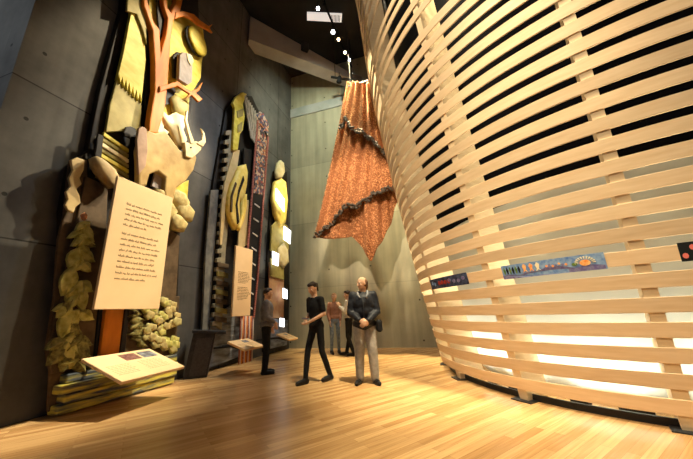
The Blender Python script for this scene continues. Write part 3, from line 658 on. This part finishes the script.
bm = bmesh.new(); quadbox(bm, [g0, g1, g1 + back * .24, g0 + back * .24], Vector((0, 0, .06))); link('top', bm, KB, kio).modifiers.new('b', 'BEVEL').width = .008
bm = bmesh.new(); up = Vector((0, 0, .062)); quadbox(bm, [g0 + en * .06 + back * .03 + up, g1 - en * .04 + back * .03 + up, g1 - en * .04 + back * .21 + up, g0 + en * .06 + back * .21 + up], Vector((0, 0, .004)))
link('screen', bm, mat('dim_screen', (.10, .12, .15), .15), kio)

# ------------------------------------------------------------------ hanging bead textile
TP0 = B0 - WD * 1.0                                             # plane parallel to the back wall
bl = thing('bead_tapestry', on_plane(371, 262, TP0, WD), 'huge three-tiered tapestry of orange-brown beads hanging before the back wall', 'tapestry')
BE = mat('copper_bead', (.30, .11, .035), .35, (.16, .05, .015), 9, contrast=1.2)
BE2 = mat('copper_bead_light', (.85, .46, .22), .3, (.60, .26, .10), 9, contrast=1.2)
BCL = mat('bead_backing', (.30, .12, .05), .8)
HEM = mat('dark_hem', (.03, .022, .016), .5, (.10, .08, .06), 30)
def pl(poly, s):
    n = len(poly) - 1; 
    ls = [0]
    for i in range(n): ls.append(ls[-1] + math.hypot(poly[i + 1][0] - poly[i][0], poly[i + 1][1] - poly[i][1]))
    d = s * ls[-1]
    for i in range(n):
        if d <= ls[i + 1] + 1e-9:
            t = (d - ls[i]) / (ls[i + 1] - ls[i]); return (poly[i][0] + (poly[i + 1][0] - poly[i][0]) * t, poly[i][1] + (poly[i + 1][1] - poly[i][1]) * t)
    return poly[-1]
def tier(name, top, hem, out, nb, hemmed):
    NU, NV = 60, 60
    def pos(s, t):
        a = pl(top, s); h = pl(hem, s); x = a[0] + (h[0] - a[0]) * t; y = a[1] + (h[1] - a[1]) * t
        p = on_plane(x, y, TP0 - WD * out, WD)
        fold = .10 * math.sin(s * 13 + out * 9 + 1.5 * math.sin(3 * t)) * (.35 + .65 * t) + .06 * math.sin(s * 41 + 2 * t)
        return p - WD * fold
    bm = bmesh.new(); g = [[bm.verts.new(pos(i / NU, j / NV)) for j in range(NV + 1)] for i in range(NU + 1)]
    for i in range(NU):
        for j in range(NV): bm.faces.new((g[i][j], g[i + 1][j], g[i + 1][j + 1], g[i][j + 1]))
    cl = link(name, bm, BCL, bl, True); cl.modifiers.new('s', 'SOLIDIFY').thickness = .02
    me = bpy.data.meshes.new('beads'); V = []; Fc = []; MI = []; rnd = random.Random(int(out * 100))
    for _ in range(nb):
        s, t = rnd.random(), rnd.random(); c = pos(s, t) - WD * .02; r = rnd.uniform(.012, .021)
        b = len(V); V += [c + Vector(d) * r for d in ((1, 0, 0), (-1, 0, 0), (0, 1, 0), (0, -1, 0), (0, 0, 1.2), (0, 0, -1.2))]
        Fc += [(b, b + 2, b + 4), (b + 2, b + 1, b + 4), (b + 1, b + 3, b + 4), (b + 3, b, b + 4), (b + 2, b, b + 5), (b + 1, b + 2, b + 5), (b + 3, b + 1, b + 5), (b, b + 3, b + 5)]
        MI += [int(rnd.random() < .45)] * 8
    me.from_pydata([tuple(v) for v in V], [], Fc); me.materials.append(BE); me.materials.append(BE2)
    me.polygons.foreach_set('material_index', MI)
    o = bpy.data.objects.new('beads', me); C.objects.link(o); o.parent = bl; o.matrix_parent_inverse = Matrix.Translation(-Vector(bl.location)); o['kind'] = 'stuff'
    if hemmed:
        bm = bmesh.new(); rnd = random.Random(4)
        for i in range(150):
            s = i / 149; c = pos(s, 1) - WD * .05 + Vector((0, 0, rnd.uniform(-.09, .07)))
            bmesh.ops.create_icosphere(bm, subdivisions=1, radius=rnd.uniform(.03, .06), matrix=Matrix.Translation(c))
        link('dark_hem', bm, HEM, bl, True)
TOP1 = [(347, 82), (362, 83), (379, 85)]
tier('upper_tier', TOP1, [(339, 127), (346, 119), (352, 130), (362, 132), (373, 141), (388, 158), (391, 161)], .45, 8000, True)
tier('middle_tier', [(345, 100), (362, 100), (384, 100)], [(316, 237), (331, 223), (345, 208), (357, 207), (372, 194), (385, 191), (398, 189)], .22, 15000, True)
tier('lower_tier', [(340, 150), (362, 150), (392, 150)], [(317, 238), (336, 240), (352, 236), (361, 246), (371, 262), (381, 244), (389, 226), (396, 204), (399, 198)], .0, 12000, False)
pa = on_plane(347, 82, TP0 - WD * .45, WD); pb = on_plane(379, 83, TP0 - WD * .45, WD); pb.z = pa.z = (pa.z + pb.z) / 2
bm = bmesh.new(); tube(bm, [pa - (pb - pa) * .03, pb + (pb - pa) * .03], .035, 10); link('hanging_rod', bm, M['steel'], bl)
for s in (.1, .9):
    c = pa + (pb - pa) * s; bm = bmesh.new(); tube(bm, [c, Vector((c.x, c.y, ZC))], .008, 6); link('cable', bm, M['steel'], bl)

# ------------------------------------------------------------------ ceiling fittings
M['track'] = mat('track_black', (.008, .008, .009), .8, spec=.1)
BULB = mat('lamp_glow_cool', (.95, .97, 1), emit=14); BULW = mat('lamp_glow_warm', (1, .72, .38), emit=12)
def track(p0, p1, label, group='black lighting tracks'):
    t = thing('lighting_track', (p0 + p1) / 2, label, 'track', group)
    d = (p1 - p0).normalized(); s = Vector((-d.y, d.x, 0)); bm = bmesh.new(); box(bm, (p0 + p1) / 2, (p1 - p0) / 2, s * .03, d.cross(s) * .03); link('rail', bm, M['track'], t)
    for k in (.1, .5, .9):
        c = p0 + (p1 - p0) * k; bm = bmesh.new(); tube(bm, [c, Vector((c.x, c.y, ZC))], .012, 6); link('hanger', bm, M['track'], t)
def lamp(x, y, z, aim, warm, lit, label, r=.07, group='track spotlights under the ceiling'):
    c = on_level(x, y, z); d = (aim - c).normalized()
    t = thing('track_spotlight', c - d * .0, label, 'spotlight', group)
    bm = bmesh.new(); tube(bm, [c - d * .24, c - d * .2, c - d * .02, c], r * .55, 14, r); link('housing', bm, M['track'], t, True)
    if lit:
        bm = bmesh.new(); tube(bm, [c + d * .001, c + d * .012], r * .92, 14); link('lens', bm, BULW if warm else BULB, t)['label'] = 'glowing lens'
    bm = bmesh.new(); q = c - d * .13; tube(bm, [q, q + Vector((0, 0, .12)), Vector((q.x, q.y, z + .42))], .012, 6); link('stem', bm, M['track'], t)
TZ = 10.55
pts = [(333, 32), (338.5, 39.5), (345, 52.5), (349.5, 60), (352, 74.5), (365, 76.5), (318, 8.5), (324.5, 5)]
names = ['cool', 'warm', 'warm', 'cool', 'cool', 'cool', 'cool', 'dim']
a_ = on_level(321, -4, TZ + .4); b_ = on_level(352, 68, TZ + .4)
track(a_, b_, 'long black lighting track running over the hall toward the tapestry')
labs = ['cool white track spotlight directly below the ceiling panel', 'warm track spotlight just below the first cool one under the panel', 'warm track spotlight lower on the long track', 'cool white track spotlight beside the lower warm one',
        'cool white track spotlight just above the left top of the tapestry', 'cool white track spotlight against the edge of the slatted basket', 'bright track spotlight above the white ceiling panel', 'dim round track spotlight at the top of the picture']
for i, ((x, y), nm) in enumerate(zip(pts, names)):
    aim = Vector((0, 0, 1.5)) if nm != 'dim' else Vector((1, 2, 0))
    lamp(x, y, TZ, aim.lerp(Vector((0, 2, 1)), .3), nm == 'warm', nm != 'dim', labs[i], .055 if i else .07)
ta = on_level(331, 77, 9.4); tb = on_level(372, 83, 9.4)
track(ta, tb, 'short black lighting track crossing above the tapestry')
lamp(339, 82, 9.22, Vector((-1, 9, 3)), False, False, 'unlit black spotlight at left end of the short track', .10)
lamp(367.5, 87, 9.22, Vector((.4, 9, 3)), False, False, 'unlit black spotlight at right end of the short track', .10)
bm = bmesh.new(); q = [on_level(x, y, ZC - .06) for x, y in ((307, 13), (342, 14.5), (341.5, 22.5), (307, 20.5))]; quadbox(bm, q, Vector((0, 0, .06)))
cpn = thing('ceiling_panel', q[0].lerp(q[2], .5), 'white rectangular panel on the black ceiling', 'ceiling panel'); link('plate', bm, mat('panel_white_lit', (.62, .57, .53), .5, emit=.8), cpn)  # emission stands in for light falling on the panel
bm = bmesh.new()
for i in range(7):
    a = q[0].lerp(q[1], .70 + i * .04); b = q[3].lerp(q[2], .70 + i * .04); box(bm, a.lerp(b, .5) - Vector((0, 0, .01)), (b - a) * .4, (q[1] - q[0]).normalized() * .01, Vector((0, 0, .008)))
link('grille', bm, M['steel'], cpn)
pc = on_level(303, 46, 9.96); sn = thing('ceiling_sensor', pc, 'small black box on the face of the grey ceiling beam', 'sensor')
pc = on_plane(305, 47, b1 - bn * .1, bn); bm = bmesh.new(); box(bm, pc, bd * .13, bn * .1, Vector((0, 0, .16))); link('housing', bm, M['black'], sn).modifiers.new('b', 'BEVEL').width = .03
sn.location = pc; bpy.data.objects[sn.children[0].name].matrix_parent_inverse = Matrix.Translation(-pc)

# ------------------------------------------------------------------ people
def cap(bm, a, b, ra, rb, seg=14):
    a, b = Vector(a), Vector(b); d = (b - a); L_ = d.length
    q = d.to_track_quat('Z', 'Y').to_matrix().to_4x4() if L_ > 1e-6 else Matrix()
    bmesh.ops.create_cone(bm, cap_ends=True, segments=seg, radius1=ra, radius2=rb, depth=max(L_, 1e-4), matrix=Matrix.Translation((a + b) / 2) @ q)
    for c, r in ((a, ra), (b, rb)): bmesh.ops.create_uvsphere(bm, u_segments=seg, v_segments=8, radius=r, matrix=Matrix.Translation(c))
def ball(bm, c, rx, ry, rz, rot=None):
    m = Matrix.Translation(Vector(c)) @ (rot.to_4x4() if rot else Matrix()) @ Matrix.Diagonal((rx, ry, rz, 1))
    bmesh.ops.create_uvsphere(bm, u_segments=20, v_segments=14, radius=1, matrix=m)
def solid(name, bm, m, parent, voxel=.012, smooth=6, wrinkle=0):
    me = bpy.data.meshes.new(name); bm.to_mesh(me); bm.free(); me.materials.append(m)
    o = bpy.data.objects.new(name, me); C.objects.link(o); o.parent = parent
    r = o.modifiers.new('r', 'REMESH'); r.mode = 'VOXEL'; r.voxel_size = voxel; r.use_smooth_shade = True
    s = o.modifiers.new('s', 'SMOOTH'); s.iterations = smooth; s.factor = .5
    if wrinkle:
        tx = bpy.data.textures.new('folds', 'CLOUDS'); tx.noise_scale = .09
        d = o.modifiers.new('d', 'DISPLACE'); d.texture = tx; d.strength = wrinkle; d.mid_level = .5; d.texture_coords = 'LOCAL'
    return o
SKIN = mat('skin', (.56, .34, .22), .5, (.50, .29, .18), 14)
def L3(a, b, t): return Vector(a).lerp(Vector(b), t)
def hand(bm, wr, d, palm, side, curl=.5, s=1.0):
    """palm and five curled fingers from wrist WR along d; PALM is the direction the palm faces; SIDE the thumb side"""
    d = Vector(d).normalized(); palm = Vector(palm); palm = (palm - d * palm.dot(d)).normalized(); sd = d.cross(palm).normalized() * side
    kn = wr + d * .085 * s
    for k in range(4):
        off = sd * (.030 - k * .020) * s
        cap(bm, wr + off * .5 + d * .012, kn + off, .016 * s, .0125 * s, 10)
        l = (.040, .045, .042, .034)[k] * s; dd = d; p = kn + off
        for j in range(3):
            ang = curl * (.6 + .5 * j); dd = (d * math.cos(ang * (j + 1) * .6) + palm * math.sin(ang * (j + 1) * .6)).normalized()
            q = p + dd * l * (1, .7, .55)[j]; cap(bm, p, q, (.0100 - .001 * j) * s, (.0092 - .001 * j) * s, 8); p = q
    t0 = wr + d * .02 + sd * .022 * s; t1 = t0 + (d * .6 + sd * .7 + palm * .25).normalized() * .045 * s; t2 = t1 + (d * .9 + sd * .1 + palm * .5).normalized() * .032 * s
    cap(bm, t0, t1, .014 * s, .0115 * s, 8); cap(bm, t1, t2, .011 * s, .009 * s, 8)
def person(x, y, face, label, o):
    """o: pose and clothes; local +Y is forward, +X the person's right"""
    h = o.get('h', 1.75) / 1.75; g = o.get('slim', 1.0)
    t = thing('person', (x, y, 0), label, 'person', None, face)
    def v(a): return Vector(a) * h
    J = dict(hipR=(.09, 0, .93), hipL=(-.09, 0, .93), kneeR=(.10, .02, .50), kneeL=(-.10, .02, .50), ankR=(.11, -.01, .09), ankL=(-.11, -.01, .09),
             pel=(0, 0, .96), waist=(0, .0, 1.08), chest=(0, .0, 1.28), neck=(0, -.01, 1.47), head=(0, .02, 1.625),
             shR=(.175 * g, -.01, 1.42), shL=(-.175 * g, -.01, 1.42), elR=(.24, -.02, 1.13), elL=(-.24, -.02, 1.13), wrR=(.2, .12, .95), wrL=(-.2, .12, .95))
    J.update(o.get('J', {})); J = {k: v(a) for k, a in J.items()}
    hy, hp, hroll = o.get('head', (0, 0, 0))
    HR = (Matrix.Rotation(hy, 3, 'Z') @ Matrix.Rotation(hp, 3, 'X') @ Matrix.Rotation(hroll, 3, 'Y'))
    hc = J['head']
    def hp_(a): return hc + HR @ (Vector(a) * h)
    # --- body: one continuous skin
    bm = bmesh.new()
    ball(bm, hc + HR @ Vector((0, -.008, .02)) * h, .074 * h, .092 * h, .092 * h, HR)
    ball(bm, hp_((0, .022, -.045)), .055 * h, .062 * h, .07 * h, HR)
    ball(bm, hp_((0, .06, -.095)), .022 * h, .02 * h, .02 * h, HR)                     # chin
    cap(bm, hp_((0, .083, .012)), hp_((0, .104, -.028)), .009 * h, .014 * h, 8)        # nose
    for s in (-1, 1):
        ball(bm, hp_((s * .073, -.006, -.008)), .010 * h, .018 * h, .030 * h, HR)      # ears
        ball(bm, hp_((s * .03, .078, .028)), .022 * h, .010 * h, .008 * h, HR)         # brow
        ball(bm, hp_((s * .04, .062, -.025)), .022 * h, .02 * h, .02 * h, HR)          # cheeks
    cap(bm, hp_((-.018, .082, -.062)), hp_((.018, .082, -.062)), .008 * h, .008 * h, 8) # lips
    cap(bm, J['neck'] - Vector((0, 0, .04)), hc + HR @ Vector((0, -.02, -.05)) * h, .058 * h, .05 * h)
    cap(bm, J['neck'] - Vector((0, 0, .05)), J['chest'], .07, .10 * g); ball(bm, J['chest'], .145 * g, .095 * g, .17)
    cap(bm, J['chest'], J['waist'], .11 * g, .105 * g); ball(bm, J['pel'], .14 * g, .1 * g, .12)
    for s in 'RL':
        cap(bm, J['neck'] - Vector((0, 0, .05)), J['sh' + s], .05, .052 * g); cap(bm, J['sh' + s], J['el' + s], .047 * g, .037 * g); cap(bm, J['el' + s], J['wr' + s], .038 * g, .026)
        cap(bm, J['hip' + s], J['knee' + s], .078 * g, .052 * g); cap(bm, J['knee' + s], J['ank' + s], .052 * g, .036)
        sg = 1 if s == 'R' else -1
        hd = o.get('hand' + s, ((0, .3, -1), (-sg, 0, 0), .35)); hand(bm, J['wr' + s], hd[0], hd[1], hd[3] if len(hd) > 3 else sg, hd[2], h)
    solid('body', bm, SKIN, t, .0085, 3)
    # eyes and mouth marks
    ew = mat('eye_white', (.7, .68, .64), .3) if 'eye_white' not in bpy.data.materials else bpy.data.materials['eye_white']
    ed = mat('eye_dark', (.03, .02, .015), .3) if 'eye_dark' not in bpy.data.materials else bpy.data.materials['eye_dark']
    for s in (-1, 1):
        bm = bmesh.new(); ball(bm, hp_((s * .031, .074, .008)), .0135 * h, .0115 * h, .0085 * h, HR); e_ = link('eye', bm, ew, None, True); e_.parent = t
        bm = bmesh.new(); ball(bm, hp_((s * .031, .083, .008)), .006 * h, .005 * h, .006 * h, HR); q_ = link('pupil', bm, ed, None, True); q_.parent = e_
    # --- trousers
    bm = bmesh.new(); tw = o.get('tw', 1.0)
    ball(bm, J['pel'] + Vector((0, 0, .0)), .165 * g, .125 * g, .13)
    for s in 'RL':
        cap(bm, J['hip' + s], J['knee' + s], .095 * g * tw, .070 * g * tw); cap(bm, J['knee' + s], J['ank' + s] + Vector((0, 0, .0)), .070 * g * tw, .058 * g * tw)
    solid('trousers', bm, o['pants'], t, .013, 5, .012)
    # --- shoes
    for s in 'RL':
        a = J['ank' + s]; fd = Vector(o.get('foot' + s, (0, 1, 0))).normalized(); bm = bmesh.new()
        lift = a.z - .09 * h
        cap(bm, (a.x, a.y, a.z - .01), (a.x, a.y, lift + .045), .048, .045); p0 = Vector((a.x, a.y, lift + .038)) - fd * .035; p1 = Vector((a.x, a.y, lift + .032)) + fd * .17
        cap(bm, p0, p1, .042, .036); cap(bm, p0 + Vector((0, 0, .01)), p1 - fd * .05 + Vector((0, 0, .01)), .04, .04)
        so = solid('shoe', bm, o['shoe'], t, .009, 4)
    # --- top
    bm = bmesh.new(); k = o.get('coat', 1.0); hem = o.get('hem', .93) * h
    cap(bm, J['neck'] - Vector((0, 0, .075)), J['chest'], .085 * k, .13 * g * k); ball(bm, J['chest'], .17 * g * k, .125 * g * k, .2)
    ball(bm, J['chest'].lerp(J['waist'], .6), .160 * g * k, .122 * g * k, .2); hb = Vector((J['pel'].x, J['pel'].y, hem + .07)); ball(bm, hb, .175 * g * k, .135 * g * k, .12)
    for s in 'RL':
        cap(bm, J['neck'] - Vector((0, 0, .065)), J['sh' + s], .055 * k, .062 * g * k); slv = o.get('sleeve', 1.0)
        if slv > .6:
            cap(bm, J['sh' + s], J['el' + s], .064 * g * k, .054 * g * k); cap(bm, J['el' + s], L3(J['el' + s], J['wr' + s], .9), .054 * g * k, .042 * k)
        else: cap(bm, J['sh' + s], L3(J['sh' + s], J['el' + s], .75), .064 * g * k, .056 * g * k)
    solid(o.get('topname', 'shirt'), bm, o['top'], t, .013, 4, .018 if k > 1 else .01)
    # --- hair
    bm = bmesh.new()
    st = o.get('hair_style', 'short')
    if st == 'balding':
        ball(bm, hp_((0, -.035, .005)), .084 * h, .078 * h, .085 * h, HR); ball(bm, hp_((0, -.065, -.05)), .062 * h, .045 * h, .075 * h, HR)
    elif st == 'ponytail':
        ball(bm, hp_((0, -.026, .04)), .083 * h, .088 * h, .084 * h, HR); ball(bm, hp_((0, .02, .082)), .066 * h, .07 * h, .036 * h, HR); ball(bm, hp_((0, -.115, .03)), .035 * h, .04 * h, .04 * h, HR); cap(bm, hp_((0, -.125, .02)), hp_((0, -.12, -.09)), .03 * h, .014 * h)
    else:
        ball(bm, hp_((0, -.026, .040)), .083 * h, .088 * h, .082 * h, HR); ball(bm, hp_((0, .012, .085)), .068 * h, .072 * h, .034 * h, HR); 
        if st == 'long': ball(bm, hp_((0, -.065, -.05)), .07 * h, .045 * h, .11 * h, HR)
    solid('hair', bm, o['hair'], t, .010, 3, .012)
    return t
BLK = mat('black_cloth', (.006, .006, .007), .85, (.012, .012, .013), 12, bump=.3)
NAVY = mat('navy_jacket', (.008, .009, .013), .5, (.020, .022, .028), 10, bump=.4)
GRYT = mat('grey_trousers', (.22, .205, .185), .85, (.31, .29, .26), 18, bump=.3)
JEAN = mat('blue_denim', (.10, .14, .20), .85, (.17, .22, .28), 18)
BROWN = mat('brown_knit', (.20, .09, .06), .85, (.28, .14, .09), 20)
GRYJ = mat('grey_jacket', (.10, .095, .10), .8, (.15, .14, .145), 14)
PALE = mat('pale_top', (.42, .39, .35), .85, (.52, .49, .44), 18)
HAIRD = mat('dark_hair', (.018, .012, .010), .5, (.04, .025, .018), 40)
HAIRB = mat('brown_hair', (.07, .035, .02), .5, (.13, .07, .04), 40)
HAIRR = mat('fair_hair', (.32, .16, .07), .5, (.42, .24, .12), 40)
SHOE = mat('black_shoe', (.012, .011, .011), .4)

# facing angle f: local +Y turned to direction; f=pi faces the camera
man = person(.235, 5.32, PI - .05, 'balding person in black padded jacket and grey trousers, hands clasped in front', dict(
    h=1.75, slim=1.02, coat=1.2, hem=.87, tw=1.2, head=(-.95, -.12, 0), hair=HAIRB, hair_style='balding', top=NAVY, topname='jacket', pants=GRYT, shoe=SHOE,
    J=dict(elR=(.232, .03, 1.13), elL=(-.232, .03, 1.13), wrR=(.07, .21, 1.00), wrL=(-.06, .22, .985), ankR=(.12, -.02, .09), ankL=(-.13, .03, .09), kneeR=(.11, .02, .5), kneeL=(-.115, .05, .5)),
    handR=((-.9, .25, -.5), (0, -1, 0), .7), handL=((.85, .1, -.6), (0, -1, 0), .7), footR=(.35, 1, 0), footL=(-.35, 1, 0)))
def on_person(name, pts, r, m, t, label=None, r2=None):
    bm = bmesh.new(); tube(bm, pts, r, 8, r2); o = link(name, bm, m, None, True); o.parent = t
    if label: o['label'] = label
    return o
LIN = mat('grey_lining', (.22, .22, .23), .8)
for s in (-1, 1):
    on_person('collar', [(s * .05, -.045, 1.49), (s * .085, .02, 1.485), (s * .085, .085, 1.43), (s * .055, .140, 1.37)], .019, LIN, man, 'pale grey jacket collar')
on_person('zip', [(0, .168, 1.36), (0, .176, 1.2), (0, .172, 1.02), (0, .17, .92)], .006, M['steel'], man)
bg = bmesh.new(); box(bg, Vector((-.252, .06, .90)), Vector((.05, 0, 0)), Vector((0, .10, 0)), Vector((0, 0, .10)))
bag = link('shoulder_bag', bg, BLK, None); bag.location = (.235, 5.32, 0); bag.rotation_euler = (0, 0, PI - .05); bag.modifiers.new('b', 'BEVEL').width = .03
tag(bag, 'small black shoulder bag at the hip of the person in the padded jacket', 'bag')

woman = person(-.62, 5.56, PI - .75, 'person in black clothes stepping forward with head bowed over both hands', dict(
    h=1.74, slim=.92, coat=1.0, hem=.86, tw=.86, sleeve=.5, head=(.1, -.42, 0), hair=HAIRD, hair_style='ponytail', top=BLK, topname='top', pants=BLK, shoe=SHOE,
    J=dict(pel=(0, 0, .95), chest=(0, .03, 1.27), neck=(0, .04, 1.46), head=(0, .085, 1.60), shR=(.165, .03, 1.40), shL=(-.165, .03, 1.40), elR=(.21, .0, 1.14), elL=(-.21, .0, 1.14), wrR=(.08, .19, 1.03), wrL=(-.07, .21, 1.02),
           hipR=(.085, 0, .92), hipL=(-.085, 0, .92), kneeR=(.09, .14, .51), kneeL=(-.09, -.04, .50), ankR=(.08, .20, .09), ankL=(-.09, -.22, .10)),
    handR=((-.6, .6, -.4), (-.3, 0, 1), .6, -1), handL=((.6, .6, -.4), (.3, 0, 1), .6, 1)))
bm = bmesh.new(); box(bm, Vector((.0, .26, 1.065)), Vector((.05, 0, 0)), Vector((0, .035, .008)), Vector((0, -.002, .012)))
ph = link('phone', bm, mat('device_grey', (.15, .13, .18), .3), None); ph.location = woman.location; ph.rotation_euler = woman.rotation_euler
tag(ph, 'small dark device held by the person in black', 'device')

lm = person(-1.79, 6.50, -PI / 2 + .25, 'person in grey jacket and black trousers standing in profile before the middle mural', dict(
    h=1.73, slim=1.0, coat=1.1, hem=.9, tw=1.05, head=(.15, -.05, 0), hair=HAIRD, top=GRYJ, topname='jacket', pants=BLK, shoe=SHOE,
    J=dict(elR=(.22, .0, 1.13), elL=(-.22, -.02, 1.13), wrR=(.17, .17, 1.02), wrL=(-.19, .10, .93))))
p4 = person(-.47, 8.95, PI + .3, 'slim person in brown long-sleeved top and blue jeans near the back wall', dict(
    h=1.70, slim=.86, coat=1.0, hem=.96, tw=.9, head=(-.3, 0, 0), hair=HAIRR, hair_style='long', top=BROWN, topname='top', pants=JEAN, shoe=SHOE,
    J=dict(elR=(.2, -.01, 1.13), elL=(-.2, -.01, 1.13), wrR=(.16, .05, .92), wrL=(-.16, .05, .92))))
p5 = person(-.05, 8.50, PI / 2 - .25, 'dark-haired person in pale top and black trousers, half hidden behind the padded jacket', dict(
    h=1.73, slim=.9, coat=1.0, hem=.96, tw=.95, head=(0, -.15, 0), hair=HAIRD, top=PALE, topname='top', pants=BLK, shoe=SHOE,
    J=dict(elR=(.19, .04, 1.15), elL=(-.19, .04, 1.15), wrR=(.07, .24, 1.30), wrL=(-.06, .24, 1.30), ankR=(.09, .12, .09), ankL=(-.09, -.12, .09)),
    handR=((-.2, .5, .8), (-1, 0, 0), .5, 1), handL=((.2, .5, .8), (1, 0, 0), .5, -1)))
